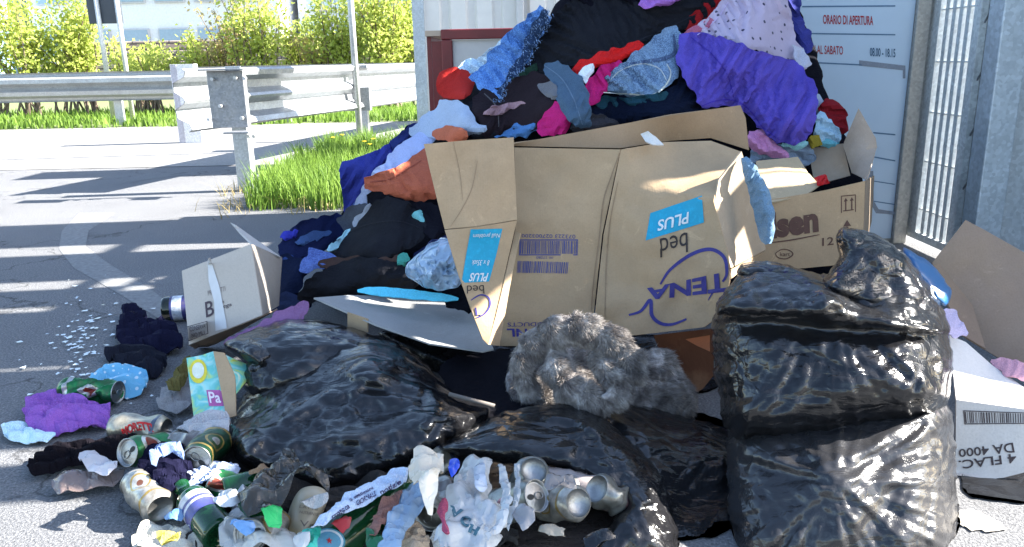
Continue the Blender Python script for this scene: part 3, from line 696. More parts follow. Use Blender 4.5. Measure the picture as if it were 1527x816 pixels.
holed(2.34, 3.97, .03, 3.1, [(3.79, 3.97-.002, 1.86, 2.25), (3.79, 3.97-.002, 2.33, 2.95), (3.19, 3.31, 1.86, 2.04), (3.19, 3.31, 2.09, 2.17), (3.19, 3.31, 2.22, 2.8), (2.90, 2.95, 2.17, 2.7),
   (2.98, 3.29, .06, 1.5), (3.12, 3.18, 1.92, 2.08), (2.64, 2.70, 1.82, 1.92), (2.88, 2.93, 1.42, 1.5)], lit_galv)  # openings above the view are cut to place sun stripes and patches
holed(1.60, 2.33, .03, 2.6, [(1.90, 2.03, 1.29, 1.455), (1.86, 1.97, 1.06, 1.19), (2.27, 2.325, 1.03, 1.17), (1.63, 1.84, 1.10, 1.36), (2.28, 2.325, 1.47, 1.62), (1.76, 1.83, 1.74, 1.95)], gp, x=FX+.03)  # added unseen panel; its openings let sun onto the cartons and fur
holed(1.0, 1.595, 1.08, 1.56, [(1.38, 1.45, 1.02, 1.2)], gp, x=FX+.03)  # added unseen plate that shades the front litter
m = MB(); m.box((FX+.028, .94, 0), (FX+.09, .998, 1.6)); m.build('shade_plate_post', gp, fe, .003)  # added post carrying the unseen shading plate
for z in np.arange(.16, 1.45, .2):
    m = MB(); m.tube([(FX+.01, 2.975, z), (FX+.01, 3.295, z)], .003, 6); m.build('wire', lit_galv, fe); m = MB(); m.tube([(FX+.02, 2.975, z), (FX+.02, 3.295, z)], .003, 6); m.build('wire', lit_galv, fe)
for y in np.arange(2.99, 3.28, .05): m = MB(); m.box((FX+.008, y, .04), (FX+.02, y+.026, 1.52)); m.build('bar', lit_galv, fe)
pw = MB(); pw.box((2.3, 7.0, 0), (9, 7.15, 2.6)); tag(pw.build('concrete_wall', paint((.62,.61,.58), .8)), 'pale concrete wall seen through the mesh of the galvanised fence', 'wall')
for y in (2.57, 2.63, 2.69, 2.75, 2.85, 2.91):
    for z in np.arange(.12, 1.4, .2): m = MB(); m.bar((FX-.012, y+.055, z-.035), (FX-.012, y, z+.035), .005, .005); m.build('slanting_rod', galv((.25,.26,.27), .4), fe)
m = MB()
for y in (2.52, 2.81, 2.955): m.box((FX-.03, y, .03), (FX-.002, y+.022, 2.4))
m.build('upright_ribs', lit_galv, fe, .003)
sp = empty('steel_gate_post', (1.62, 2.5, 0), 'broad grey steel gate post at the right edge', 'post')
x0 = P(1473, 200, 2.45).x
m = MB(); m.box((x0, 2.45, 0), (x0+.085, 2.53, 2.5)); m.build('post', galv((.46,.53,.59), .35), sp, .004)
m = MB(); m.box((x0+.086, 2.47, 0), (x0+.2, 2.49, 2.45)); m.build('flange', galv((.45,.5,.54), .4), sp, .003)
# ================================================================== THE HEAP
def garment(name, label, cat, pts, mat, group=None, **k):
    if not mat.name.startswith(('bag_film', 'fur', 'painted')) and k.get('rad', 30) < 85:
        k['rad'] = k.get('rad', 30)*.9; k['front'] = k.get('front', .05)*.6; k['amp'] = k.get('amp', .012)*1.75; k['cl'] = True; k['step'] = 4.6 if k.get('rad') > 12 else 4; k['wl'] = k.get('wl', .07)*.9
        k.setdefault('edge', 2.4); k['off'] = k.get('off', 0)*.75; k['smooth'] = 1
        k['rx'] = dict(ex=(1.08, 1.38), iters=110, lim=max(.05, k['amp']*2.2), kb=.55, deep=.02, efix=.45)
    elif mat.name.startswith('bag_film') and k.get('rad', 30) < 130:
        if not k.get('cr'): k['rx'] = dict(ex=(1.0, 1.05), iters=14, lim=.05, kb=.9, deep=.014, anchor=.05, smooth=1)
    o = solid(name, pts, mat, **k); return tag(o, label, cat, group)
# mass of clothes underneath
garment('clothes_heap', 'tangled mass of dark unsorted clothes filling the middle of the pile', 'clothes',
  [(470,440),(500,330),(560,235),(650,190),(700,110),(790,70),(860,-40),(1000,-75),(1150,-70),(1215,60),(1235,160),(1290,250),(1290,400),(1150,500),(900,520),(700,500),(560,480)],
  cloth((.006,.006,.010)), off=-.07, front=.06, back=.55, rad=90, amp=.05, wl=.16, step=10)['kind'] = 'stuff'
K = cloth((.012,.0125,.016), v=.5); NV = cloth((.008,.012,.042), v=.4); BR = cloth((.018,.012,.015), v=.4)
garment('trousers', 'long black trousers draped across the top of the heap', 'trousers',
  [(862,-12),(1090,-14),(1062,22),(1000,52),(940,74),(880,98),(835,112),(800,118),(768,138),(748,126),(770,96),(796,60),(826,22)], K, off=.09, front=.09, rad=38, wl=.06, amp=.022, th=-25)
garment('jacket', 'black jacket folded at the very top of the heap', 'jacket',
  [(846,4),(868,-60),(980,-78),(1100,-70),(1110,-20),(1040,5),(960,30),(900,48),(862,44)], cloth((.005,.005,.009)), off=.06, front=.1, rad=45, wl=.08, amp=.025, th=-20)
garment('lilac_top', 'lilac piece of cloth at the top edge above the black trousers', 'cloth', [(948,14),(962,-12),(1000,-20),(1030,-6),(1008,4),(975,10)], cloth((.30,.12,.42)), off=.22, front=.03, rad=12, wl=.03, amp=.006)
garment('red_sweater', 'red sweater showing between the black trousers and the dotted cloth', 'sweater',
  [(1062,-20),(1120,-20),(1098,14),(1066,34),(1030,44),(1008,42),(1040,18)], cloth((.28,.008,.010)), off=.10, front=.06, rad=18, wl=.05, amp=.012, th=-40)
garment('dotted_dress', 'white dress with small dark blue dots spilling down the top right', 'dress',
  [(1026,46),(1052,30),(1072,10),(1088,-14),(1168,-20),(1176,6),(1180,40),(1192,68),(1212,96),(1202,106),(1186,92),(1166,88),(1140,78),(1110,76),(1085,62),(1060,54)],
  pattern_cloth((.46,.38,.50), (.02,.02,.06), 34, .17), off=.17, front=.07, rad=26, wl=.06, amp=.018, th=-60)
garment('blue_scarf', 'crumpled blue scarf behind the dotted dress against the notice board', 'scarf', [(1166,-20),(1192,-10),(1196,30),(1214,60),(1206,82),(1190,70),(1178,40)], cloth((.035,.04,.22)), off=.04, front=.06, rad=15, wl=.04, amp=.012)
o = garment('purple_shirt', 'large royal purple-blue shirt hanging over the right side of the heap', 'shirt',
  [(1012,54),(1030,46),(1066,52),(1100,62),(1130,78),(1160,84),(1190,92),(1208,112),(1219,142),(1218,176),(1208,208),(1190,216),(1160,214),(1135,196),(1116,172),(1092,156),(1060,160),(1042,162),(1040,140),(1022,122),(1010,92)],
  cloth((.085,.06,.34), v=.35), off=.22, front=.12, rad=45, wl=.075, amp=.028, th=70, stars=((1150,100,70,.02,3),), step=5)
garment('cloth_strip', 'white sleeve sticking out right of the purple-blue shirt', 'cloth', [(1180,62),(1196,72),(1212,92),(1208,104),(1194,100),(1184,84)], cloth((.42,.41,.48)), off=.25, front=.03, rad=9, wl=.03, amp=.006)
jn = denim((.05,.085,.16), (.16,.24,.34))
j = garment('jeans', 'faded blue jeans with pale seams lying under the black trousers', 'jeans',
  [(888,140),(900,118),(918,100),(940,84),(968,64),(988,44),(1004,36),(1016,44),(1016,76),(1008,96),(1016,110),(996,130),(970,144),(938,142),(910,138)], jn, off=.17, front=.08, rad=24, wl=.05, amp=.02, th=-35)
strokes('seam', [[(900,138),(940,140),(972,142),(992,128),(1000,110),(994,96)]], j, cloth((.42,.44,.40)), 2.4)
strokes('seam', [[(905,126),(922,108),(944,98),(966,96),(984,104),(994,120)]], j, cloth((.34,.37,.38)), 1.8)
strokes('waistband', [[(940,95),(965,92),(990,88),(1006,78),(1004,52)]], j, denim((.03,.05,.1), (.07,.1,.17)), 6)
garment('navy_trousers', 'dark navy trousers between the jeans and the big carton', 'trousers',
  [(870,190),(884,150),(905,140),(960,148),(1000,134),(1022,112),(1046,140),(1050,168),(1000,182),(930,190)], cloth((.005,.008,.02)), off=.12, front=.08, rad=24, wl=.06, amp=.018)
garment('red_shirt', 'bright red shirt peeking out under the black trousers', 'shirt', [(850,100),(880,84),(925,68),(962,60),(955,78),(925,92),(880,106),(860,112)], cloth((.50,.010,.010)), off=.19, front=.04, rad=12, wl=.04, amp=.01)
mg = cloth((.42,.012,.13), v=.25)
garment('magenta_shirt', 'magenta cloth strip right of the blue-grey sleeve', 'cloth', [(866,134),(882,112),(905,94),(930,88),(918,112),(900,138),(884,160),(872,152)], mg, off=.20, front=.04, rad=12, wl=.035, amp=.01, th=-60)
garment('magenta_blouse', 'magenta frilled blouse just above the carton edge', 'blouse', [(798,202),(802,184),(818,160),(834,148),(848,158),(852,186),(840,200)], mg, off=.17, front=.05, rad=14, wl=.03, amp=.012, th=60)
garment('white_tag_cloth', 'small white paper scrap on the magenta cloth', 'paper', [(864,104),(884,94),(888,104),(874,126),(864,122)], cloth((.62,.66,.72)), off=.26, front=.01, rad=4, wl=.02, amp=.003)
garment('grey_sleeve', 'blue-grey sleeve curving down to the carton edge', 'sleeve', [(804,96),(822,90),(850,98),(872,118),(880,150),(884,190),(862,192),(846,178),(832,150),(818,120)],
  cloth((.06,.10,.15)), off=.22, front=.07, rad=20, wl=.05, amp=.012, th=55)
garment('brown_jacket', 'dark brown jacket crumpled left of the blue-grey sleeve', 'jacket', [(702,150),(716,134),(740,128),(770,118),(806,104),(826,120),(842,158),(832,172),(808,192),(760,200),(728,208),(710,186)], BR, off=.14, front=.10, rad=30, wl=.06, amp=.025)
fr = denim((.03,.08,.24), (.10,.22,.48))
s_ = garment('denim_skirt', 'blue denim skirt with a frayed hem draped left of the black trousers', 'skirt',
  [(696,118),(716,100),(740,70),(764,42),(790,22),(806,10),(816,18),(820,36),(806,54),(796,72),(786,92),(772,104),(758,118),(752,148),(742,152),(720,136)], fr, off=.22, front=.07, rad=20, wl=.05, amp=.016, th=-55, edge=3)
garment('light_jeans', 'pale washed denim leg left of the frayed skirt', 'jeans', [(678,106),(690,90),(712,86),(738,68),(756,48),(766,52),(752,80),(730,102),(706,112)], denim((.22,.36,.55), (.45,.58,.7)), off=.14, front=.06, rad=16, wl=.04, amp=.012, th=-40)
lin = solid('lining', [(806,14),(818,20),(820,36),(808,54),(796,74),(784,98),(770,112),(756,124),(750,148),(742,140),(752,112),(772,88),(784,62),(796,36)], denim((.008,.014,.035), (.02,.04,.09)), parent=s_, off=.24, front=.03, rad=8, cl=True, wl=.02, amp=.008, th=-55, step=4, edge=3, rx=dict(ex=(1.05, 1.2), iters=40, lim=.03, kb=.3))
# frayed threads
tr = bvh(s_); m = MB()
hem = [(806,12),(817,20),(818,36),(806,52),(797,70),(789,90),(776,104),(760,114),(752,128),(748,146),(738,152),(806,30),(790,52),(778,76),(764,96),(750,112)]
for a, b in zip(hem[:-1], hem[1:]):
    if math.hypot(a[0]-b[0], a[1]-b[1]) > 60: continue
    for k in range(26):
        t = random.random(); x = a[0]+(b[0]-a[0])*t+random.gauss(0, 2.5); y = a[1]+(b[1]-a[1])*t+random.gauss(0, 2.5)
        c = P(x, y, float(heapF(np.array([[x, y]]))[0])-.29); d = Vector((random.gauss(0, 1), random.gauss(-.6, .6), random.gauss(-.2, 1))).normalized()*random.uniform(.006, .016)
        m.add([c, c+Vector((.0022, 0, .0015)), c+d], [(0, 1, 2)])
fz = m.build('frayed_hem', denim((.03,.06,.14), (.20,.30,.48)), s_)
fz['kind'] = 'stuff'
garment('knitted_hat', 'rounded red knitted hat in front of the red container', 'hat', [(650,130),(652,112),(664,102),(684,100),(702,108),(708,128),(698,146),(676,150),(656,144)], cloth((.34,.016,.012)), off=.12, front=.07, rad=22, wl=.04, amp=.006, edge=1)
wh = cloth((.30,.36,.46), v=.25)
garment('white_shirt', 'white shirt crumpled below the red hat', 'shirt', [(628,176),(650,160),(658,146),(690,152),(704,166),(712,184),(728,190),(716,200),(680,206),(648,206),(622,204),(604,196)], wh, off=.16, front=.07, rad=18, wl=.035, amp=.018, th=10, step=5)
garment('pale_blue_shirt', 'long pale blue shirt running down the left slope of the heap', 'shirt', [(650,188),(664,196),(648,214),(630,232),(606,252),(590,262),(566,272),(548,290),(540,320),(530,336),(518,330),(528,306),(538,288),(552,262),(574,236),(600,212),(622,196)],
  cloth((.36,.42,.62), v=.2), off=.14, front=.08, rad=16, wl=.04, amp=.016, th=-45)
garment('blue_blanket', 'royal blue blanket corner beside the tall grass', 'blanket', [(503,244),(530,236),(560,226),(590,208),(612,200),(600,224),(572,248),(552,270),(538,296),(524,326),(512,318),(510,286)], cloth((.022,.03,.20), v=.3), off=.02, front=.06, rad=22, wl=.07, amp=.012, th=70, edge=1)
garment('navy_bundle', 'navy cloth behind the pale blue shirt near the top of the slope', 'cloth', [(590,204),(612,186),(636,178),(628,196),(606,210)], NV, off=.04, front=.05, rad=12)
garment('terracotta_skirt', 'terracotta ruched skirt pressed against the left carton flap', 'skirt', [(540,268),(552,262),(580,256),(604,244),(622,226),(640,216),(650,240),(660,290),(646,300),(622,302),(600,298),(576,288),(546,286)],
  cloth((.33,.085,.045), v=.25), off=.27, front=.07, rad=18, wl=.022, amp=.013, th=-35, step=4.5)
garment('orange_scarf', 'orange-brown scarf end above the white carton flap', 'scarf', [(638,210),(648,192),(668,186),(690,192),(700,200),(690,212)], cloth((.38,.10,.05)), off=.26, front=.04, rad=10, wl=.03, amp=.01)
garment('black_coat', 'big black coat bundle on the left slope below the terracotta skirt', 'coat', [(488,372),(508,352),(536,330),(556,300),(580,292),(606,300),(628,316),(640,340),(622,362),(600,378),(560,388),(520,386)], K, off=.26, front=.13, rad=42, wl=.08, amp=.022)
garment('black_trousers', 'black trousers curving over the grey carton flap', 'trousers', [(440,452),(452,424),(470,408),(498,394),(540,382),(580,386),(612,402),(628,424),(610,434),(570,436),(520,446),(480,452)], K, off=.28, front=.12, rad=36, wl=.07, amp=.015, th=10)
garment('navy_sweater', 'dark navy sweater at the left foot of the heap', 'sweater', [(416,362),(436,340),(470,322),(510,316),(530,330),(516,352),(492,370),(460,386),(430,396),(416,384)], NV, off=.10, front=.12, rad=34, wl=.07, amp=.02)
garment('navy_hoodie', 'dark navy hoodie beside the small white carton', 'hoodie', [(388,440),(396,410),(410,384),(430,378),(452,384),(462,402),(450,426),(438,448),(412,462),(394,456)], cloth((.006,.010,.03)), off=.22, front=.10, rad=26, wl=.05, amp=.018)
garment('denim_shirt', 'blue denim shirt collar sticking out above the black trousers', 'shirt', [(448,400),(454,378),(466,368),(486,374),(508,386),(496,396),(470,404),(452,412)], denim((.04,.06,.20), (.09,.14,.34)), off=.30, front=.05, rad=12, wl=.03, amp=.012)
garment('blue_sock', 'royal blue cloth end at the far left of the heap', 'cloth', [(414,352),(430,344),(448,342),(440,354),(424,360)], cloth((.03,.035,.3)), off=.17, front=.03, rad=8)
garment('teal_scarf', 'pale teal scarf between the navy sweater and the black coat', 'scarf', [(486,372),(500,358),(514,346),(524,340),(516,356),(506,368),(492,376)], cloth((.30,.52,.58)), off=.36, front=.02, rad=7, wl=.03, amp=.006)
garment('dark_vest', 'dark vest beneath the terracotta skirt by the carton flap', 'vest', [(604,304),(640,300),(660,312),(666,342),(650,360),(634,348),(622,324)], cloth((.006,.006,.01)), off=.28, front=.06, rad=16, wl=.05, amp=.012)
garment('teal_cloth', 'small teal cloth under the black coat', 'cloth', [(590,384),(604,378),(614,388),(606,400),(594,396)], cloth((.05,.25,.2)), off=.32, front=.03, rad=7)
garment('turquoise_cloth', 'small turquoise cloth beside the carton flap below the terracotta skirt', 'cloth', [(616,318),(628,310),(636,326),(632,342),(622,332)], cloth((.15,.40,.42)), off=.34, front=.02, rad=6)
garment('navy_cardigan', 'navy cardigan strip left of the pale plastic bag', 'cardigan', [(600,404),(616,382),(640,362),(664,350),(668,360),(640,378),(620,398),(610,412)], NV, off=.30, front=.04, rad=10, wl=.04)
garment('pale_plastic_bag', 'crumpled pale blue plastic bag with a bright glint under the left carton flap', 'plastic bag', [(600,398),(616,384),(636,368),(660,352),(684,362),(690,400),(694,424),(664,434),(632,430),(610,418)],
  plastic_bag((.24,.34,.46), .18, 1.3), cr=True, off=.30, front=.05, rad=18, wl=.04, amp=.016, stars=((641,412,34,.03,5),), step=4.5)
garment('black_shoe', 'rounded black boot toe tucked behind the left carton flap', 'boot', [(660,440),(670,424),(686,420),(704,436),(716,462),(700,466),(676,462),(662,454)], cloth((.004,.0045,.007)), off=.22, front=.06, rad=18, amp=.006)
garment('blue_shirt_scrap', 'mid blue cloth just behind the upper left carton edge', 'cloth', [(734,206),(750,192),(780,184),(800,184),(800,200),(770,206)], cloth((.06,.16,.36)), off=.18, front=.05, rad=12, wl=.03, amp=.01)
garment('black_shirt', 'black cloth left of the mid blue cloth behind the carton', 'cloth', [(700,206),(716,196),(740,194),(744,206),(720,212)], K, off=.16, front=.04, rad=9)
MORE = [
 ('sock', 'small grey sock between brown jacket and blue-grey sleeve', 'sock', [(800,128),(816,118),(832,132),(836,148),(818,146)], (.12,.12,.13), .24),
 ('leggings', 'dark teal leggings edge under the jeans', 'leggings', [(884,152),(910,142),(950,146),(990,136),(1000,146),(960,160),(900,166)], (.015,.05,.07), .16),
 ('tshirt', 'dark green T-shirt corner beside the frayed denim skirt', 'T-shirt', [(746,120),(770,110),(800,92),(806,106),(780,128),(756,134)], (.02,.045,.03), .17),
 ('bra', 'pale pink strap lying across the brown jacket', 'strap', [(716,168),(740,160),(772,150),(790,154),(770,162),(738,172)], (.30,.18,.20), .22),
 ('navy_tshirt', 'navy T-shirt hanging at the left of the white shirt', 'T-shirt', [(580,214),(600,196),(622,182),(640,176),(632,192),(606,212),(586,226)], (.02,.03,.12), .08),
 ('grey_tshirt', 'dark grey T-shirt below the royal blue blanket', 'T-shirt', [(500,330),(520,310),(540,300),(556,312),(540,336),(516,350)], (.05,.055,.07), .20),
 ('brown_scarf', 'dark brown scarf running under the black coat', 'scarf', [(470,392),(510,380),(560,386),(600,380),(612,392),(570,402),(510,400),(478,404)], (.05,.03,.025), .30),
 ('blue_leggings', 'dark blue leggings end by the small white carton', 'leggings', [(398,404),(414,388),(436,380),(446,392),(430,410),(408,420)], (.02,.04,.13), .26),
 ('navy_skirt', 'navy skirt fold under the black trousers at the left foot of the heap', 'skirt', [(392,446),(420,436),(448,440),(470,452),(452,470),(420,470),(400,462)], (.014,.02,.05), .28),
 ('violet_sock', 'violet sock just above the mauve bag edge', 'sock', [(404,474),(424,462),(446,458),(450,468),(428,478),(410,484)], (.10,.05,.16), .30),
 ('white_sock', 'white sock on the slope under the pale blue shirt', 'sock', [(524,330),(538,316),(550,302),(556,310),(544,328),(532,340)], (.3,.32,.38), .22),
 ('charcoal_shirt', 'charcoal shirt fold above the big carton behind the magenta blouse', 'shirt', [(838,176),(858,166),(884,170),(920,178),(924,190),(870,196),(844,194)], (.04,.04,.05), .17),
 ('denim_scrap', 'dark denim scrap on the navy sweater', 'cloth', [(440,358),(462,346),(486,340),(494,350),(470,362),(448,370)], (.04,.08,.19), .20),
 ('blue_pullover', 'mid blue pullover fold beneath the royal blue blanket', 'pullover', [(512,318),(528,300),(546,296),(540,316),(524,332)], (.05,.09,.28), .16),
 ('rose_scarf', 'rose coloured scarf edge between the dotted dress and the trousers', 'scarf', [(1018,48),(1040,36),(1064,26),(1070,34),(1046,48),(1026,58)], (.35,.10,.16), .20)]
for nm, lb, ct, pl, cc, of in MORE: garment(nm, lb, ct, pl, cloth(cc), off=of, front=.045, rad=12, wl=.035, amp=.010, th=random.uniform(-60, 60))
# right hand side of the heap
garment('pink_cardigan', 'pink cardigan sleeve spilling below the purple-blue shirt', 'cardigan', [(1114,196),(1132,190),(1150,202),(1154,214),(1170,224),(1178,236),(1160,238),(1136,230),(1118,222)], cloth((.52,.22,.42), v=.2), off=.22, front=.05, rad=12, wl=.03, amp=.012, th=20)
garment('grey_towel', 'grey-blue towel under the pink cardigan', 'towel', [(1118,222),(1150,218),(1190,212),(1216,220),(1214,244),(1180,250),(1120,248)], cloth((.20,.26,.36), v=.2), off=.17, front=.05, rad=14, wl=.03, amp=.01)
garment('mint_sock', 'pale teal cloth along the bottom of the purple-blue shirt', 'cloth', [(1160,216),(1184,210),(1206,210),(1208,218),(1180,222)], cloth((.25,.5,.55)), off=.25, front=.03, rad=6)
garment('dark_red_sweater', 'dark red sweater jammed against the notice board', 'sweater', [(1224,150),(1240,146),(1256,156),(1266,178),(1262,198),(1246,202),(1230,186),(1222,168)], cloth((.17,.006,.012)), off=.12, front=.07, rad=18, wl=.04, amp=.018)
garment('sky_blue_shirt', 'sky blue shirt with white folds right of the purple-blue shirt', 'shirt', [(1214,176),(1226,166),(1236,178),(1250,190),(1256,206),(1242,218),(1222,214),(1214,200)], cloth((.30,.46,.60), v=.25), off=.16, front=.06, rad=14, wl=.028, amp=.014)
garment('grey_sock', 'pale grey cloth wedged high between shirt and notice board', 'cloth', [(1212,140),(1224,142),(1232,158),(1230,176),(1218,176)], cloth((.34,.38,.46)), off=.10, front=.04, rad=9)
garment('yellow_cloth', 'small olive and yellow cloth below the sky blue shirt', 'cloth', [(1206,206),(1218,200),(1226,210),(1220,220),(1208,220)], cloth((.22,.17,.02)), off=.22, front=.03, rad=6)
garment('teal_shirt', 'teal cloth at the corner of the tan carton', 'cloth', [(1222,208),(1238,206),(1254,216),(1246,224),(1226,222)], cloth((.12,.36,.44)), off=.20, front=.03, rad=8)
def find(nm): return [o for o in C.objects if o.name == nm][0]
strokes('hem', [[(1046,158),(1070,150),(1096,150),(1120,166),(1138,190),(1162,208)]], find('purple_shirt'), cloth((.05,.03,.30)), 2.2)
strokes('seam', [[(1030,56),(1060,80),(1084,110),(1094,146)]], find('purple_shirt'), cloth((.045,.028,.27)), 1.8)
strokes('seam', [[(800,108),(860,96),(930,70),(1000,40),(1050,16)]], find('trousers'), cloth((.02,.02,.025)), 1.8)
strokes('hem', [[(552,272),(580,268),(606,254),(628,240)]], find('terracotta_skirt'), cloth((.22,.05,.03)), 2)
strokes('zip', [[(722,140),(740,160),(744,190)]], find('brown_jacket'), cloth((.10,.09,.09)), 2)
strokes('seam', [[(812,98),(838,118),(856,150),(868,186)]], find('grey_sleeve'), cloth((.10,.15,.21)), 1.8)
strokes('seam', [[(500,360),(540,338),(590,330),(630,342)]], find('black_coat'), cloth((.018,.018,.022)), 1.8)
strokes('hem', [[(1040,52),(1068,30),(1086,4)]], find('dotted_dress'), cloth((.48,.38,.55)), 2)
# ================================================================== CARTONS
CB = card(); CI = card((.30,.225,.16)); GREY = card((.33,.33,.32), .1, (.22,.21,.2)); WHT = card((.62,.60,.57), .08, (.4,.36,.3))
BL = ink((.012,.28,.44)); PU = ink((.035,.03,.17)); BK = ink((.03,.022,.02))
tn = empty('large_carton', P(920, 515, 2.0), 'big tan carton lying open with blue PLUS labels and TENA printed upside down', 'carton')
crz = lambda x, y: 0
f1 = sheet('front_panel', [(767,220,1.99),(925,223,1.93),(898,350,1.90),(882,500,1.86),(840,516,1.86),(745,516,1.88),(770,330,1.94)], CB, tn, amp=.012, wl=.16, step=10)
f2 = sheet('label_panel', [(926,223,1.927),(990,212,1.90),(1060,210,1.88),(1104,226,1.90),(1070,268,1.84),(1064,300,1.80),(1086,380,1.75),(1088,420,1.73),(1076,468,1.73),(1050,488,1.74),(948,500,1.80),(884,498,1.857),(900,350,1.897)], CB, tn, amp=.016, wl=.13, step=9, extra=lambda x, y: -np.clip(290-y, 0, 85)*.0019*np.clip((x-935)/70, 0, 1))
sheet('end_panel', [(1072,268,1.828),(1106,226,1.868),(1128,300,1.93),(1142,372,1.93),(1090,400,1.76),(1066,302,1.798)], card((.40,.31,.22)), tn, amp=.008)
sheet('end_panel', [(1091,402,1.758),(1142,374,1.928),(1130,384,1.9),(1088,418,1.735)], CB, tn, amp=.002)
fb = sheet('back_flap', [(758,216,2.02),(900,190,2.05),(1000,172,2.06),(1104,157,2.14),(1112,176,2.12),(1117,224,2.10),(1060,206,2.12),(1000,210,2.10),(925,221,2.02),(768,218,2.03)], card((.34,.23,.14)), tn, amp=.008, wl=.2)
sheet('torn_scrap', [(955,200,1.98),(965,196,1.96),(978,204,1.95),(990,216,1.93),(974,216,1.93),(962,210,1.95)], WHT, tn, amp=.006, wl=.02, step=5)
lf = sheet('side_flap', [(632,215,1.84),(700,209,1.86),(766,205,1.88),(768,260,1.86),(771,328,1.83),(712,338,1.80),(663,342,1.80),(650,290,1.82)], CB, tn, amp=.008, wl=.12)
lf2 = sheet('side_flap_lower', [(663,343,1.80),(712,339,1.80),(771,329,1.83),(766,350,1.83),(750,420,1.80),(738,470,1.77),(728,514,1.74),(720,506,1.74),(706,470,1.75),(684,410,1.77)], CB, tn, amp=.006, wl=.12)
sheet('fold_strip', [(768,345,1.86),(776,348,1.85),(760,430,1.82),(745,516,1.79),(728,514,1.755),(740,470,1.78),(752,420,1.81)], card((.46,.34,.22)), tn, amp=.006, wl=.1)
cr = ink((.24,.165,.10))
strokes('crease', [[(925,226),(912,262),(900,300),(893,360),(884,430),(880,494)]], f1, cr, 2.2)
strokes('crease', [[(922,270),(910,330),(904,400),(902,494)]], f2, cr, 1.6)
strokes('crease', [[(676,212),(686,260),(690,300)]], lf, cr, .9); strokes('crease', [[(712,240),(704,280),(690,310),(672,338)]], lf, cr, 1.0); strokes('crease', [[(668,342),(712,338),(768,329)]], lf, cr, 2)
t1 = bvh(f1); t2 = bvh(f2); t3 = bvh([lf, lf2])
decal('blue_label', [[(970,318),(1047,292),(1050,332),(963,359)]], f2, BL, tree=t2)
decal('blue_label', [[(702,342),(749,341),(740,380),(729,420),(688,422),(695,380)]], lf2, BL, tree=t3)
WI = ink((.6,.62,.62))
text('plus_word', 'PLUS', [(1028,315),(982,330),(980,345),(1026,331)][0:0] or [(1026,333),(980,346),(982,329),(1028,316)], f2, WI, tree=t2, lift=.003, bold=.02)
text('bed_word', 'bed', [(1026,376),(985,384),(984,356),(1025,346)], f2, BK, tree=t2, lift=.002)
text('brand_word', 'TENA', [(1088,432),(962,449),(964,429),(1084,406)][0:0] or [(1086,403+32),(962,440+8),(965,430),(1083,405)], f2, PU, tree=t2, lift=.002, bold=.035)
strokes('swoosh', [[(985,424),(1000,402),(1030,380),(1060,372),(1080,384),(1084,408),(1078,420)]], f2, PU, 5.5, tree=t2)
strokes('swoosh', [[(938,470),(956,464),(970,448),(972,470),(984,482),(1002,484),(1024,476)]], f2, PU, 5.5, tree=t2)
strokes('swoosh', [[(1056,448),(1066,432)]], f2, PU, 2, tree=t2)
# barcodes
def barcode(name, q, target, tree, m, n=34, frame=True):
    tl, tr_, br, bl = [np.array(v, float) for v in q]; pl = []
    x = 0.0
    while x < .97:
        wd = random.choice([.008, .014, .02]); a = lambda u, t: tuple((tl*(1-u)+tr_*u)*(1-t)+(bl*(1-u)+br*u)*t)
        pl.append([a(x+.015, .1), a(min(x+wd+.015, .985), .1), a(min(x+wd+.015, .985), .9), a(x+.015, .9)]); x += wd+random.choice([.01, .014, .02])
    if frame:
        e = .06
        for c in ([(0,0),(1,0),(1,.07),(0,.07)],[(0,.93),(1,.93),(1,1),(0,1)],[(0,.07),(.012,.07),(.012,.93),(0,.93)],[(.988,.07),(1,.07),(1,.93),(.988,.93)]): pl.append([a(*v) for v in c])
    decal(name, pl, target, m, tree=tree, step=25)
PB = ink((.05,.06,.2))
barcode('barcode', [(775,357),(862,357),(861,381),(774,381)], f1, t1, PB)
barcode('barcode', [(771,387),(850,389),(848,410),(769,409)], f1, t1, PB, frame=False)
text('print_line', '073223 027003200', [(858,356),(778,354),(778,349),(858,350)], f1, PB, tree=t1)
text('print_line', '00 27080', [(825,386),(800,386),(800,382),(825,383)], f1, PB, tree=t1)
text('letters', 'NL', [(787,502),(757,502),(756,490),(786,490)], f1, PU, tree=t1, bold=.03)
text('products_word', 'PRODUCTS', [(826,486),(757,487),(757,481),(826,480)], f1, PU, tree=t1)
text('plus_word', 'PLUS', [(724,420),(698,420),(702,407),(728,407)], lf2, WI, tree=t3, lift=.003, bold=.02)
text('print_line', '8 x 35stk', [(728,396),(702,396),(704,388),(730,388)], lf2, WI, tree=t3, lift=.003)
text('print_line', 'Null problem', [(744,354),(705,355),(706,347),(746,346)], lf2, WI, tree=t3, lift=.003)
text('bed_word', 'bed', [(722,438),(696,438),(696,426),(721,425)], lf2, BK, tree=t3, lift=.002)
strokes('swoosh', [[(702,448),(716,440),(728,444),(730,456),(722,468),(710,474)]], lf2, PU, 2.6, tree=t3)
text('brand_word', 'T', [(716,472),(706,474),(703,460),(714,458)], lf2, PU, tree=t3, lift=.002, bold=.03)
garment('blue_cloth', 'pale blue cloth hanging out of the right end of the large carton', 'cloth', [(1102,236,1.86),(1116,232,1.86),(1134,258,1.84),(1150,290,1.82),(1156,330,1.80),(1154,362,1.80),(1138,366,1.81),(1128,340,1.83),(1120,300,1.85)], cloth((.12,.20,.29), v=.25), front=.04, back=.04, rad=14, wl=.07, amp=.007, th=75, edge=1)
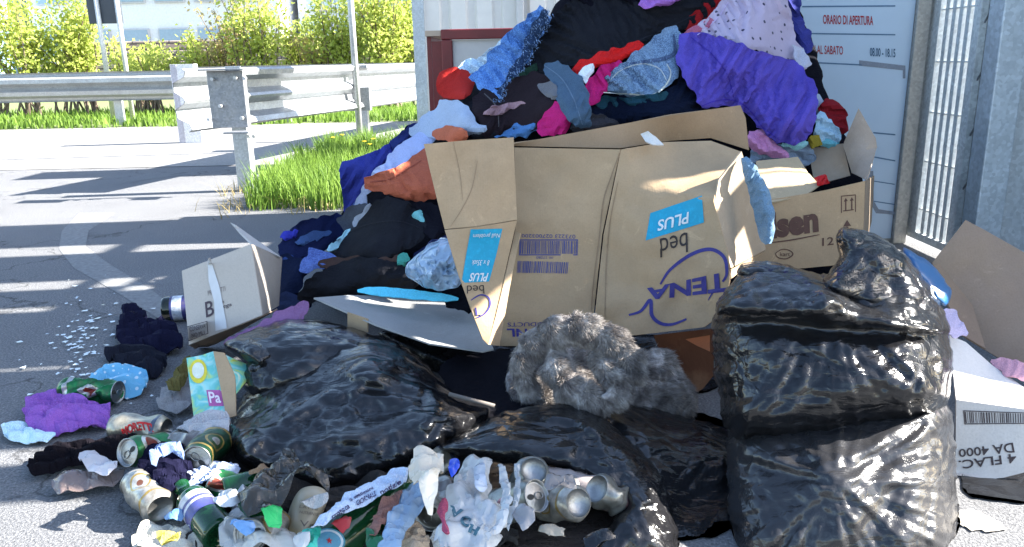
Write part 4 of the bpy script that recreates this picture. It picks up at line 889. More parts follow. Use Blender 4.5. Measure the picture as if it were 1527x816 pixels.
# flat grey sheet in front
gs = empty('flattened_carton', P(600, 500, 2.0), 'grey flattened carton sheet lying left of the large carton', 'carton')
sheet('top_sheet', [(468,444,2.02),(520,440,2.14),(600,442,2.2),(684,448,2.2),(712,470,2.02),(736,520,1.80),(720,524,1.79),(640,512,1.82),(560,484,1.88)], GREY, gs, amp=.006, wl=.2)
sheet('edge_panel', [(518,466,1.93),(548,476,1.90),(548,496,1.90),(518,490,1.93)], CB, gs, amp=.002)
garment('turquoise_strap', 'turquoise and white band lying on the grey carton sheet', 'band', [(528,434,2.06),(548,427,2.08),(600,430,2.08),(664,438,2.05),(690,446,2.02),(660,450,2.0),(600,444,2.04),(550,440,2.06)], cloth((.10,.50,.66), v=.3), front=.012, back=.01, rad=5, wl=.05, amp=.004, edge=.5)
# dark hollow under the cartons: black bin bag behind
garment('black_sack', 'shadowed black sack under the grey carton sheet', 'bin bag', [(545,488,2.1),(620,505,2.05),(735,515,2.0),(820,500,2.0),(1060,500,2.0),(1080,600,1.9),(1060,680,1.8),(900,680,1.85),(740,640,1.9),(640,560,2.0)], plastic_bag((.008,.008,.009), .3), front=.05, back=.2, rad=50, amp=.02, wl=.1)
# reddish brown open box under the large carton
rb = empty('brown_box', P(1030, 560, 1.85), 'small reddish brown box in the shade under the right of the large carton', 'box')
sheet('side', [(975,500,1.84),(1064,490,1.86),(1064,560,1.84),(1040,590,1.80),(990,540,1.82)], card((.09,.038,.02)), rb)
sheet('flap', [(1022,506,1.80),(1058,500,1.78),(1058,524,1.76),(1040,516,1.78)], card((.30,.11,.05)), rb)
# lsen carton
ls = empty('tan_carton', P(1210, 390, 2.2), 'tan open carton with lsen in brown letters behind the big black bag', 'carton')
lp = sheet('front_panel', [(1120,300,2.14),(1160,296,2.13),(1230,284,2.12),(1290,270,2.11),(1288,330,2.09),(1284,392,2.07),(1200,400,2.08),(1120,404,2.10)], card((.46,.31,.18)), ls, amp=.004)
sheet('side_panel', [(1291,270,2.112),(1304,262,2.4),(1300,330,2.36),(1285,392,2.075)], CI, ls)
sheet('side_flap', [(1257,216,2.42),(1280,162,2.40),(1306,206,2.36),(1308,220,2.36),(1292,268,2.2),(1270,258,2.35)], card((.42,.33,.26)), ls, amp=.004)
sheet('back_panel', [(1205,222,2.5),(1257,214,2.45),(1268,262,2.4),(1215,276,2.4)], card((.34,.27,.21)), ls)
sheet('front_flap', [(1128,240,2.28),(1190,234,2.30),(1204,256,2.25),(1222,276,2.17),(1200,292,2.13),(1150,302,2.12),(1124,300,2.13)], card((.5,.38,.24)), ls, amp=.010, wl=.08)
lt = bvh(lp); BRN = ink((.10,.045,.03))
text('brand_word', 'lsen', [(1148,318),(1219,306),(1221,346),(1150,357)], lp, BRN, tree=lt, bold=.05)
strokes('underline', [[(1148,362),(1180,358),(1222,350)]], lp, BRN, 2, tree=lt)
text('count_word', '12', [(1226,355),(1243,353),(1243,365),(1226,367)], lp, BRN, tree=lt, bold=.01)
strokes('oval_mark', [[(1156,378),(1166,372),(1178,374),(1182,380),(1172,386),(1160,384),(1156,378)]], lp, BRN, 1.6, tree=lt)
text('small_mark', 'kart', [(1163,376),(1178,376),(1178,382),(1163,382)], lp, BRN, tree=lt)
decal('arrow_mark', [[(1254,292),(1276,290),(1276,291.5),(1254,293.5)],[(1254,293.5),(1255.3,293.5),(1255.3,318),(1254,318)],[(1275,291.5),(1276.3,291.5),(1276.3,316),(1275,316)],[(1257,314),(1273,312),(1273,313.5),(1257,315.5)],
  [(1260,300),(1262,300),(1262,314),(1260,314)],[(1258,301),(1261,295),(1264,300)],[(1269,299),(1271,299),(1271,313),(1269,313)],[(1267,300),(1270,294),(1273,299)]], lp, BRN, tree=lt, step=30)
decal('shape_mark', [[(1257,338),(1263,328),(1269,337)],[(1261,338),(1265,338),(1265,344),(1261,344)]], lp, BRN, tree=lt, step=30)
garment('red_cloth', 'small shiny red cloth inside the tan carton', 'cloth', [(1212,264,2.2),(1224,258,2.2),(1236,262,2.2),(1236,274,2.17),(1222,280,2.15)], cloth((.4,.01,.012), rough=.4), front=.03, rad=6)
# left small white carton
lc = empty('small_carton', P(340, 510, 2.1), 'small open white carton with the letter B lying on its side left of the heap', 'carton')
lw = sheet('front_panel', [(271,404,2.16),(374,364,2.10),(391,470,2.00),(282,514,2.03)], card((.50,.44,.38), .06, (.4,.35,.3)), lc, amp=.003)
sheet('side_panel', [(375,364,2.103),(421,384,2.3),(416,456,2.25),(392,470,2.003)], card((.38,.34,.30)), lc, amp=.003)
sheet('bottom_panel', [(282,515,2.032),(391,472,2.002),(414,462,2.2),(300,526,2.2)], card((.30,.22,.16)), lc, amp=.003)
sheet('top_flap', [(343,332,2.22),(352,336,2.2),(420,384,2.28),(376,364,2.13)], card((.5,.48,.46)), lc, amp=.003)
lwt = bvh(lw); BK2 = ink((.06,.04,.05))
text('letter_mark', 'B', [(306,451),(318,447),(320,470),(308,474)], lw, BK2, tree=lwt, bold=.01)
text('small_word', 'The', [(322,450),(334,447),(335,452),(323,455)], lw, BK2, tree=lwt); text('small_word', 'ottega', [(321,458),(346,452),(346,458),(321,466)], lw, BK2, tree=lwt)
text('small_word', 'PRODOTTI', [(310,434),(336,427),(337,434),(311,441)], lw, ink((.2,.16,.15)), tree=lwt)
text('small_word', 'CONSERVA', [(283,488),(306,482),(307,489),(284,495)], lw, BK2, tree=lwt); text('small_word', 'NO ML1', [(286,498),(305,493),(306,499),(287,504)], lw, BK2, tree=lwt)
decal('stamp_frame', [[(279,487),(309,479),(309,480),(279,488)],[(281,508),(310,497),(310,498),(281,509)],[(279,487),(280,487),(282,509),(281,509)],[(308.5,479),(309.5,479),(311,498),(310,498)]], lw, BK2, tree=lwt, step=40)
decal('packing_tape', [[(310,386),(314,384),(328,428),(338,480),(339,490),(322,494),(320,450),(312,420)]], lw, paint((.62,.60,.58), .2), tree=lwt, lift=.002)
garment('mauve_folder', 'mauve bag edge lying under the small white carton', 'bag', [(330,508,1.98),(380,486,1.98),(440,452,2.0),(456,446,2.02),(460,474,1.95),(420,486,1.9),(380,500,1.88),(344,518,1.9)], cloth((.18,.09,.19)), front=.03, rad=8, wl=.06, amp=.006)
# right hand carton
rt = empty('white_carton', (.9, 1.5, .2), 'open white carton with 4 FLAC. DA 4000 printed upside down at the right edge', 'carton')
q1 = sheet('front_panel', [(1426,596,1.44),(1540,612,1.40),(1545,700,1.36),(1460,722,1.37),(1424,734,1.38)], card((.60,.56,.52), .06, (.45,.4,.35)), rt, amp=.003)
sheet('inner_panel', [(1416,500,1.62),(1440,510,1.62),(1480,545,1.60),(1545,590,1.52),(1542,612,1.405),(1426,596,1.445)], card((.66,.62,.60), .06, (.5,.46,.42)), rt, amp=.005)
sheet('large_flap', [(1390,392,1.86),(1440,328,1.90),(1470,344,1.88),(1560,395,1.80),(1560,560,1.62),(1500,540,1.68),(1440,505,1.75)], card((.30,.215,.16)), rt, amp=.010, wl=.25)
sheet('side_flap', [(1386,398,1.80),(1400,392,1.82),(1450,455,1.76),(1470,520,1.66),(1436,500,1.68),(1412,450,1.74)], card((.22,.155,.115)), rt, amp=.004)
qt = bvh(q1); BK3 = ink((.05,.035,.035))
barcode('barcode', [(1436,612),(1545,616),(1545,632),(1438,633)], q1, qt, BK3)
text('print_line', '4 FLAC.', [(1496,696),(1429,699),(1429,686),(1494,679)][0:0] or [(1516,690),(1430,700),(1429,687),(1514,676)], q1, BK3, tree=qt, bold=.015)
text('print_line', 'DA 4000', [(1513,675),(1430,682),(1429,670),(1510,660)], q1, BK3, tree=qt, bold=.015)
garment('pink_shirt', 'pale pink shirt inside the right hand white carton', 'shirt', [(1474,545,1.62),(1484,532,1.64),(1510,536,1.64),(1545,545,1.6),(1545,572,1.55),(1505,562,1.55)], cloth((.58,.30,.36), v=.2), front=.04, rad=12, wl=.03, amp=.012)
garment('pale_sock', 'pale lilac cloth between the big black bag and the brown carton flap', 'cloth', [(1398,466,1.62),(1416,458,1.66),(1436,478,1.66),(1446,500,1.62),(1424,506,1.58),(1410,490,1.58)], cloth((.42,.36,.5), v=.2), front=.03, rad=9, wl=.03)
o = garment('blue_packet', 'bright blue packet tucked behind the top of the big black bag', 'packet', [(1340,366,1.62),(1362,374,1.62),(1394,396,1.60),(1422,436,1.56),(1412,462,1.52),(1390,440,1.52),(1364,404,1.54)], paint((.015,.10,.26), .3), front=.03, rad=10, amp=.008)
# ================================================================== FUR, BAGS
def fur_mat():
    b = NB('fur'); f = b.noise(24, 5, .75, dist=.5); col = b.ramp(f, [(.36, (.115,.10,.095)), (.52, (.26,.235,.215)), (.66, (.48,.45,.42))])
    return b.set(col, .75, Specular_IOR_Level=.2)
FM = fur_mat()
def furry(o, n, ln=.014):
    me = o.data; m = parent_world(o); me.calc_loop_triangles(); V = np.array([tuple(m @ v.co) for v in me.vertices]); T = np.array([t.vertices for t in me.loop_triangles])
    a, b, c = V[T[:, 0]], V[T[:, 1]], V[T[:, 2]]; nr = np.cross(b-a, c-a); ar = np.linalg.norm(nr, axis=1); nr /= ar[:, None]+1e-12
    fr = (nr*(a-CP)).sum(1) < .03; p = ar*np.where(fr, 1, .15); p /= p.sum(); i = rng.choice(len(T), n, p=p); u = rng.random((n, 2)); k = u.sum(1) > 1; u[k] = 1-u[k]
    q = a[i]+(b[i]-a[i])*u[:, :1]+(c[i]-a[i])*u[:, 1:]
    cl = np.stack([pn(q[:, 0]*40, q[:, 2]*40, 41), pn(q[:, 0]*40, q[:, 2]*40, 47), pn(q[:, 0]*40, q[:, 2]*40, 53)], 1)
    d = nr[i]*.55+cl*.55+rng.normal(0, .12, (n, 3))+np.array([.45, 0, -.6]); d /= np.linalg.norm(d, axis=1)[:, None]
    sd = np.cross(d, rng.normal(0, 1, (n, 3))); sd /= np.linalg.norm(sd, axis=1)[:, None]; L = ln*rng.uniform(.6, 1.3, (n, 1)); wd = .0007
    V2 = np.stack([q-sd*wd, q+sd*wd, q+d*L], 1).reshape(-1, 3)
    h = link('fur_pile', mesh(V2.tolist(), [(3*j, 3*j+1, 3*j+2) for j in range(n)]), FM, o, smooth=False); h['kind'] = 'stuff'
fc = garment('fur_coat', 'grey-brown mottled fur coat rolled up in front of the large carton', 'fur coat',
  [(758,590,1.70),(752,560,1.74),(776,525,1.80),(804,504,1.84),(840,500,1.84),(900,510,1.84),(950,528,1.80),(990,516,1.78),(1012,548,1.74),(1036,590,1.68),(1030,624,1.64),(990,614,1.62),(950,604,1.60),(900,596,1.58),(840,606,1.57),(790,594,1.62)],
  FM, front=.02, back=.08, rad=30, wl=.07, amp=.022)
def roll(name, path, r):
    pts = [P(*q) for q in path]; k = len(pts)*6; out = []; rr = []
    for i in range(k+1):
        s = i/k*(len(pts)-1); j = min(int(s), len(pts)-2); u = s-j; p0, p1, p2_, p3_ = pts[max(j-1, 0)], pts[j], pts[j+1], pts[min(j+2, len(pts)-1)]
        out.append(.5*((2*p1)+(-p0+p2_)*u+(2*p0-5*p1+4*p2_-p3_)*u*u+(-p0+3*p1-3*p2_+p3_)*u**3)); rr.append(r*(math.sin(math.pi*(.12+.76*i/k))**.6)*(1+.12*math.sin(i*1.1)))
    m = MB(); m.tube(out, rr, 14); return m.build(name, FM, fc, smooth=True)
a1 = roll('sleeve', [(790,590,1.56),(778,545,1.58),(800,508,1.60),(848,488,1.60),(900,500,1.58),(938,532,1.55),(948,566,1.52)], .029)
a2 = roll('collar', [(820,520,1.60),(832,556,1.55),(862,588,1.51),(904,604,1.49)], .029)
a3 = roll('fur_cuff', [(884,528,1.58),(906,552,1.54),(922,584,1.50),(900,600,1.48)], .024)
furry(fc, 34000, .017); furry(a1, 26000, .016); furry(a2, 15000, .016); furry(a3, 9000, .016)
BAG = plastic_bag((.008,.008,.009), .2); BAG2 = plastic_bag((.010,.010,.011), .24, .8); BAGF = plastic_bag((.022,.022,.024), .28, .9)
b1 = garment('bin_bag', 'wide black bin bag lying left of centre in front of the grey carton sheet', 'bin bag',
  [(352,610,1.72),(372,570,1.78),(420,545,1.82),(470,520,1.85),(540,496,1.88),(590,508,1.86),(640,545,1.80),(672,585,1.72),(700,600,1.68),(736,606,1.64),(722,632,1.56),(690,646,1.50),(655,668,1.46),(610,692,1.44),(560,712,1.42),(500,738,1.40),(450,732,1.42),(400,716,1.44),(366,700,1.46),(344,672,1.50),(340,640,1.60)],
  BAG, front=.13, back=.12, rad=70, wl=.10, amp=.013, th=-35, stars=((548,548,110,.034,5),(668,594,90,.045,6),(345,668,150,.036,6),(610,700,110,.026,6),(430,620,70,.014,3)), step=4.5, cross=.35)
solid('bag_lobe', [(340,520,1.82),(352,500,1.86),(385,488,1.90),(430,474,1.94),(480,478,1.94),(540,492,1.90),(575,506,1.86),(600,530,1.80),(556,556,1.76),(500,570,1.72),(440,582,1.70),(400,600,1.68),(370,590,1.70),(356,560,1.74),(366,540,1.78)],
  BAG, parent=b1, rx=dict(ex=(1.0, 1.05), iters=14, lim=.05, kb=.9, deep=.014, anchor=.05, smooth=1), front=.09, back=.06, rad=40, wl=.06, amp=.016, th=10, stars=((370,522,110,.03,6),(548,540,60,.016,4)), step=4.5)
solid('bag_knot', [(330,516,1.78),(344,504,1.80),(372,500,1.80),(396,512,1.78),(412,530,1.74),(392,548,1.72),(368,540,1.74),(352,530,1.76)], BAG, parent=b1, rx=dict(ex=(1.0, 1.05), iters=14, lim=.05, kb=.9, deep=.014, anchor=.05, smooth=1), front=.05, back=.03, rad=14, wl=.02, amp=.014, step=4, stars=((370,522,30,.02,5),))
garment('dark_gap_filler', 'black cloth added to fill the dark gap between the wide bin bag and the fur coat', 'cloth', [(650,548,1.84),(676,530,1.9),(720,524,1.92),(770,520,1.90),(800,560,1.84),(836,606,1.66),(800,616,1.62),(776,640,1.58),(736,632,1.60),(704,622,1.64),(690,600,1.70),(668,580,1.76)], cloth((.008,.008,.011)), front=.04, rad=26, wl=.05, amp=.012)  # filler put in to keep this gap black
m = MB(); m.tube([P(670,588,1.56), P(738,606,1.52)], .005, 8); tag(m.build('thin_stick', paint((.12,.10,.085), .7), smooth=True), 'thin grey-brown stick poking out right of the wide black bin bag', 'stick')
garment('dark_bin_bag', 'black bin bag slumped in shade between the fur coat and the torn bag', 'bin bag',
  [(880,600,1.62),(930,596,1.64),(1010,616,1.64),(1070,640,1.6),(1120,690,1.5),(1120,840,1.25),(960,845,1.22),(940,780,1.30),(930,700,1.42),(900,650,1.5)], BAG2, front=.10, back=.15, rad=60, wl=.09, amp=.014, th=-30, stars=((1090,640,90,.02,5),(980,760,90,.012,4)), step=5)
tb = garment('torn_bin_bag', 'torn black bin bag spilling empty cans at the bottom centre', 'bin bag',
  [(640,668,1.42),(690,648,1.45),(738,616,1.50),(800,604,1.52),(850,599,1.53),(893,616,1.50),(934,650,1.44),(975,690,1.36),(1000,738,1.28),(1012,800,1.20),(1014,850,1.16),(850,850,1.15),(884,812,1.17),(912,776,1.20),(936,748,1.24),(904,722,1.28),(850,705,1.32),(780,696,1.34),(700,684,1.38)],
  BAG, front=.075, back=.03, rad=45, wl=.08, amp=.014, th=-20, stars=((640,668,150,.02,5),(884,634,70,.028,6),(980,715,60,.022,6),(940,745,50,.02,6)), step=4.2, cross=.35)
solid('torn_inside', [(640,690,1.50),(780,690,1.50),(900,700,1.44),(960,760,1.34),(960,850,1.16),(620,850,1.16),(600,760,1.38)], plastic_bag((.05,.04,.036), .35), parent=tb, rx=dict(ex=(1.0, 1.05), iters=14, lim=.05, kb=.9, deep=.014, anchor=.05, smooth=1), front=.02, back=.05, rad=30, wl=.05, amp=.014)
solid('clear_film', [(800,690,1.30),(850,700,1.28),(905,712,1.26),(936,745,1.22),(914,770,1.22),(880,752,1.24),(846,738,1.26),(818,716,1.28)], plastic_bag((.22,.19,.18), .25, 1.3), parent=tb, rx=dict(ex=(1.0, 1.05), iters=14, lim=.05, kb=.9, deep=.014, anchor=.05, smooth=1), front=.03, back=.02, rad=16, wl=.03, amp=.016, step=4.5)
# --- the big standing bag
low = garment('lower_bin_bag', 'greyish thin black bin bag full of rubbish under the big shiny one on the right', 'bin bag',
  [(1078,650,1.42),(1100,610,1.44),(1200,596,1.44),(1320,590,1.43),(1404,588,1.42),(1422,620,1.40),(1428,720,1.30),(1426,862,1.17),(1250,864,1.17),(1092,864,1.19),(1086,760,1.27)],
  plastic_bag((.022,.022,.024), .26, .8), front=.13, back=.12, rad=90, wl=.10, amp=.012, th=12, edge=2, stars=((1245,716,170,.026,6),(1410,610,110,.022,5),(1092,668,80,.014,4)), step=4.4, cross=.45)
big = garment('large_bin_bag', 'big shiny black bin bag on top on the right with a twisted crumpled top', 'bin bag',
  [(1062,472,1.52),(1070,448,1.54),(1090,430,1.56),(1130,410,1.58),(1180,404,1.58),(1240,410,1.56),(1310,400,1.56),(1370,410,1.54),(1398,440,1.52),(1416,482,1.48),(1421,540,1.42),(1418,596,1.38),(1396,622,1.36),(1340,636,1.35),(1250,652,1.345),(1150,664,1.35),(1096,656,1.36),(1080,636,1.38),(1070,580,1.44),(1060,520,1.50)],
  BAG, front=.17, back=.10, rad=95, wl=.11, amp=.016, th=12, edge=2.5, stars=((1236,440,110,.025,5),(1405,606,120,.026,5),(1090,640,90,.014,4),(1380,500,70,.014,4)), step=4.2, cross=.45,
  extra=lambda x, y: -.035*np.exp(-((y-(492+.06*(x-1240)))/9)**2)+.02*np.exp(-((y-(474+.06*(x-1240)))/14)**2))
solid('bag_top_fold', [(1062,470,1.42),(1078,432,1.46),(1110,404,1.50),(1150,392,1.52),(1200,400,1.50),(1240,424,1.44),(1280,446,1.40),(1330,470,1.36),(1400,488,1.36),(1412,500,1.36),(1330,496,1.34),(1240,484,1.33),(1160,470,1.34),(1100,472,1.38)],
  BAG, parent=big, rx=dict(ex=(1.0, 1.05), iters=14, lim=.05, kb=.9, deep=.014, anchor=.05, smooth=1), front=.07, back=.05, rad=26, wl=.045, amp=.02, th=15, stars=((1236,440,80,.03,7),), step=4.2)
solid('bag_ear', [(1244,352,1.52),(1256,338,1.54),(1290,342,1.54),(1330,360,1.53),(1362,392,1.51),(1390,430,1.49),(1408,472,1.46),(1400,500,1.44),(1340,484,1.42),(1280,462,1.42),(1240,444,1.43),(1222,430,1.44),(1236,404,1.48),(1252,384,1.50)],
  plastic_bag((.010,.010,.012), .14, 1.4), parent=big, rx=dict(ex=(1.0, 1.05), iters=14, lim=.05, kb=.9, deep=.014, anchor=.05, smooth=1), front=.08, back=.05, rad=34, wl=.05, amp=.022, th=-50, stars=((1232,440,90,.035,7),(1256,345,50,.02,5)), step=4.2)
solid('bag_crumple', [(1092,404,1.52),(1120,388,1.54),(1160,390,1.52),(1190,404,1.48),(1230,426,1.44),(1216,440,1.42),(1170,424,1.44),(1120,420,1.48)], plastic_bag((.012,.012,.013), .12, 1.6), parent=big, rx=dict(ex=(1.0, 1.05), iters=14, lim=.05, kb=.9, deep=.014, anchor=.05, smooth=1), front=.05, back=.03, rad=14, wl=.025, amp=.02, step=4)
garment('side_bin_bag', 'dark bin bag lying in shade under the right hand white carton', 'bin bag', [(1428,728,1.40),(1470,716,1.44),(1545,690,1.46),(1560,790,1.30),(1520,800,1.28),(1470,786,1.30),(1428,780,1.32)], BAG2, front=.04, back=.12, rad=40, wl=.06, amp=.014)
garment('grey_piece', 'small grey flat sheet painting the lit piece of ground at the bottom right', 'rag', [(1426,790,1.27),(1450,782,1.29),(1500,808,1.22),(1490,840,1.2),(1420,840,1.2)], cloth((.32,.30,.27)), front=.02, back=.01, rad=8, wl=.03)  # pale colour stands in for sunlit ground showing here
# ================================================================== CANS AND BOTTLES
def lathe(prof, n=40):
    V = []; F = []
    for (r, z) in prof:
        for j in range(n): a = 2*math.pi*j/n; V.append((r*math.cos(a), r*math.sin(a), z))
    for i in range(len(prof)-1):
        for j in range(n): F.append((i*n+j, i*n+(j+1) % n, (i+1)*n+(j+1) % n, (i+1)*n+j))
    return V, F
def lab(base, bands=(), med=None, metal=.6, rough=.3):
    """bands: (z0, z1, colour) along the can; med: (angle, z, radius, colour, inner colour)"""
    b = NB('can_print'); sep = b.n('ShaderNodeSeparateXYZ'); b.L(b.tc, sep.inputs[0]); z = sep.outputs['Z']
    def mth(op, a, c=None):
        k = b.n('ShaderNodeMath', operation=op)
        for i, v in enumerate((a, c)):
            if v is None: continue
            if isinstance(v, (int, float)): k.inputs[i].default_value = v
            else: b.L(v, k.inputs[i])
        return k.outputs[0]
    col = (*base, 1)
    for (z0, z1, c) in bands: col = b.mix(mth('MULTIPLY', mth('GREATER_THAN', z, z0), mth('LESS_THAN', z, z1)), col, c)
    if med:
        for (a0, zc, r, c) in med:
            an = mth('MULTIPLY', mth('SUBTRACT', mth('ARCTAN2', sep.outputs['Y'], sep.outputs['X']), a0), .033); dz = mth('SUBTRACT', z, zc)
            col = b.mix(mth('LESS_THAN', mth('ADD', mth('MULTIPLY', an, an), mth('MULTIPLY', dz, dz)), r*r), col, c)
    dirt = b.ramp(b.noise(60, 4, .7), [(.42, (0,0,0)), (.72, (.65,.65,.65))]); col = b.mix(dirt, col, (.10,.08,.06))
    return b.set(col, rough, metal, b.bump(b.noise(30, 3), .35, .004))
ALU = paint((.36,.36,.35), .40, 1.0, .25, 40, .3); DARKH = paint((.03,.03,.028), .8)
GRN = (.010,.15,.045); DGR = (.008,.06,.025); WHI = (.44,.42,.37); BEI = (.46,.40,.28); REDC = (.4,.02,.02); GLD = (.45,.30,.08)
def can(label, a, b, za, zb, L, mat, r=.033, dent=.13, top='lid', spin=0, group='empty drink cans scattered in the rubbish', rot=0):
    """a, b: photo pixels of the two end centres, at heights za, zb; the lid is at b"""
    A = P(*a, za) if za > .9 else G(*a, z=za); B = P(*b, zb) if zb > .9 else G(*b, z=zb); d = (B-A).normalized(); c = (A+B)/2; base = c-d*L/2
    low = min(base.z-math.sqrt(max(0, 1-d.z**2))*r, (base+d*L).z-math.sqrt(max(0, 1-d.z**2))*r)
    if low < .002: base.z += .002-low
    q = d.to_track_quat('Z', 'Y'); t = empty('drink_can', base, label, 'can', group); t.rotation_euler = (q @ Euler((0, 0, spin)).to_quaternion()).to_euler()
    mw = parent_world(t)
    prof = [(r*.70, .000), (r*.78, .0015), (r*.93, .008), (r, .014)]+[(r, .014+(L-.034)*k/14) for k in range(1, 15)]+[(r*.93, L-.012), (r*.83, L-.004), (r*.83, L-.0015)]
    V, F = lathe(prof); V = np.array(V)
    if dent:
        n = pn(V[:, 0]*22+V[:, 2]*9, V[:, 1]*22+V[:, 2]*13, int(a[0])); k = np.sin(np.pi*np.clip(V[:, 2]/L, 0, 1))**.6; s = 1-dent*k*np.abs(n)*2.6; V[:, 0] *= s; V[:, 1] *= s
        V[:, 0] += dent*.02*np.sin(V[:, 2]*60)*k
    def add(nm, V, F, m, par=t, sm=True):
        me = mesh([tuple(v) for v in V], F); me.transform(mw if par is t else mw); return link(nm, me, m, par, smooth=sm)
    add('can_body', V, F, mat)
    V, F = lathe([(r*.70, .0), (r*.66, .004), (r*.5, .009), (r*.25, .012), (.0005, .013)]); add('can_base', V, F, ALU)
    V, F = lathe([(r*.83, L-.0015), (r*.85, L+.0005), (r*.80, L+.001), (r*.75, L-.004), (r*.72, L-.0055), (r*.66, L-.0045), (.0005, L-.0045)]); lid = add('can_lid', V, F, ALU)
    m = MB(); pts = [(r*.24*math.cos(k*.4)+r*.34, r*.15*math.sin(k*.4), L-.004) for k in range(16)]; m.add(pts, [tuple(range(16))]); o = add('opening', m.v, m.f, DARKH, lid)
    V = []; 
    m = MB(); m.tube([(r*.05+r*.28*math.cos(k*.524)-r*.26, r*.19*math.sin(k*.524), L-.0028) for k in range(13)], .0011, 5); add('pull_tab', m.v, m.f, ALU, lid)
    return t
mG = lab(GRN, ((.02,.032,(.5,.5,.48)),), ((0,.085,.026,(.55,.55,.5)),(0,.085,.018,(.30,.05,.03))))
mG2 = lab(DGR, ((.014,.02,GLD),(.10,.104,GLD)), ((1.57,.07,.024,GLD),(1.57,.07,.019,(.03,.10,.03)),(1.57,.07,.010,WHI)))
mW = lab(WHI, ((.014,.02,GLD),), ((0,.07,.024,GLD),(0,.07,.020,(.60,.56,.48)),(0,.07,.008,(.30,.10,.05))))
mM = lab((.40,.37,.29), ((.012,.022,(.10,.12,.16)),)); mT = lab((.33,.22,.12), ((.10,.108,GLD),(.02,.03,(.1,.05,.03)))); mS = lab((.26,.27,.25), ((.03,.034,(.2,.2,.2)),), ((0,.06,.014,(.30,.15,.17)),)); mB = lab((.32,.31,.28), ((.03,.05,(.16,.14,.13)),))
def facing(a, b, za, zb):   # spin that turns local +X towards the camera
    A = P(*a, za) if za > .9 else G(*a, z=za); B = P(*b, zb) if zb > .9 else G(*b, z=zb); d = (B-A).normalized(); m = d.to_track_quat('Z', 'Y').to_matrix(); v = m.transposed() @ (Vector(CP)-(A+B)/2); return math.atan2(v.y, v.x)
def C_(label, a, b, za, zb, L, mat, **k):
    f = facing(a, b, za, zb)+k.pop('turn', 0); return can(label, a, b, za, zb, L, mat, spin=f, **k)
C_('crushed green can lying in front of the blue floral cloth', (100,583), (170,586), .033, .033, .15, mG, dent=.35)
c2 = C_('cream can with red ORETTI lettering beside the purple shirt', (248,642), (172,638), .033, .033, .125, mM, dent=.18)
C_('green can with its lid facing left on the black leggings', (262,682), (198,690), 1.50, 1.41, .125, mG, turn=.5)
C_('white and gold can with its domed end towards the lower right', (236,756), (205,724), .034, .040, .115, mW, turn=.2)
C_('green and gold can with its open lid facing lower left under the black bag', (326,654), (293,686), 1.49, 1.375, .115, mG2, turn=-1.57)
C_('silver can with its open lid facing the camera in the torn bag', (888,750), (838,769), 1.33, 1.23, .12, mB)
C_('tan and gold can at the top of the torn bag opening', (832,712), (800,738), 1.36, 1.30, .11, mT)
C_('grey can below left of the can with the open lid', (800,772), (778,800), 1.24, 1.34, .11, mS, dent=.1)
C_('pale can lying at the bottom edge under the can with the open lid', (862,808), (812,806), 1.17, 1.26, .12, mW)
C_('grey can with pinkish print at the bottom edge left of the pale can', (750,822), (790,812), 1.24, 1.20, .115, mS)
C_('crumpled cream can under the peak of the torn bag', (660,690), (628,720), 1.40, 1.33, .12, mM, dent=.35)
C_('dirty pale can below the crumpled cream can', (668,735), (644,766), 1.30, 1.22, .11, mB, dent=.25)
C_('green can crushed flat beside the torn piece of black film', (368,744), (340,730), .04, .05, .10, mG, dent=.4)
C_('white can end poking out under the white and blue printed bag', (404,800), (384,812), 1.20, 1.15, .10, mW, dent=.2)
C_('dented green and gold can between the newspaper and the crumpled paper', (596,806), (572,790), 1.18, 1.24, .11, mG2, dent=.3)
C_('dirty grey can lying in the mouth of the torn bag on the right', (900,776), (935,792), 1.21, 1.24, .11, mS, dent=.3)
C_('tan can half buried left of the white carrier bag', (610,762), (592,778), 1.30, 1.24, .10, mT, dent=.35)
C_('small dented white can beside the light grey sock', (300,668), (276,664), .05, .05, .09, mB, dent=.3)
t_ = bvh([c for c in c2.children if c.name.startswith('can_body')])
body2 = [c for c in c2.children if c.name.startswith('can_body')][0]
text('brand_word', 'MORETTI', [(181,640),(226,632),(230,645),(184,653)], body2, ink((.45,.02,.02)), tree=t_, bold=.05, arc=.5, lift=.001)
GLS = NB('green_glass'); GLS.set((.012,.09,.03), .08, Specular_IOR_Level=.6); GLS.b.inputs['Transmission Weight'].default_value = .55; GLS = GLS.m
DGL = paint((.010,.014,.010), .08, 0, .1, 8, .02)
def bottle(name, label, a, b, za, zb, L, r, mat, labm, cat='bottle', z0=.2, z1=.55, neck=.013, shoulder=.62):
    A = G(*a, z=za); B = G(*b, z=zb); d = (B-A).normalized(); base = A-d*0; q = d.to_track_quat('Z', 'Y')
    low = base.z-math.sqrt(max(0, 1-d.z**2))*r
    if low < .002: base.z += .002-low
    t = empty(name, base, label, cat); f = facing(a, b, za, zb); t.rotation_euler = (q @ Euler((0, 0, f)).to_quaternion()).to_euler(); mw = parent_world(t)
    prof = [(.0005, .010), (r*.6, .008), (r*.8, .001), (r*.95, .003), (r, .010), (r, L*shoulder), (r*.93, L*(shoulder+.05)), (r*.66, L*(shoulder+.12)), (neck*1.15, L*(shoulder+.2)), (neck, L*.97), (neck*1.15, L*.975), (neck*1.15, L), (neck*.7, L), (.0005, L-.01)]
    V, F = lathe(prof); me = mesh(V, F); me.transform(mw); link('glass', me, mat, t)
    if labm:
        V, F = lathe([(r*1.012, L*z0), (r*1.02, L*z0+.001), (r*1.02, L*z1-.001), (r*1.012, L*z1)]); me = mesh(V, F); me.transform(mw); link('paper_label', me, labm, t)
    return t
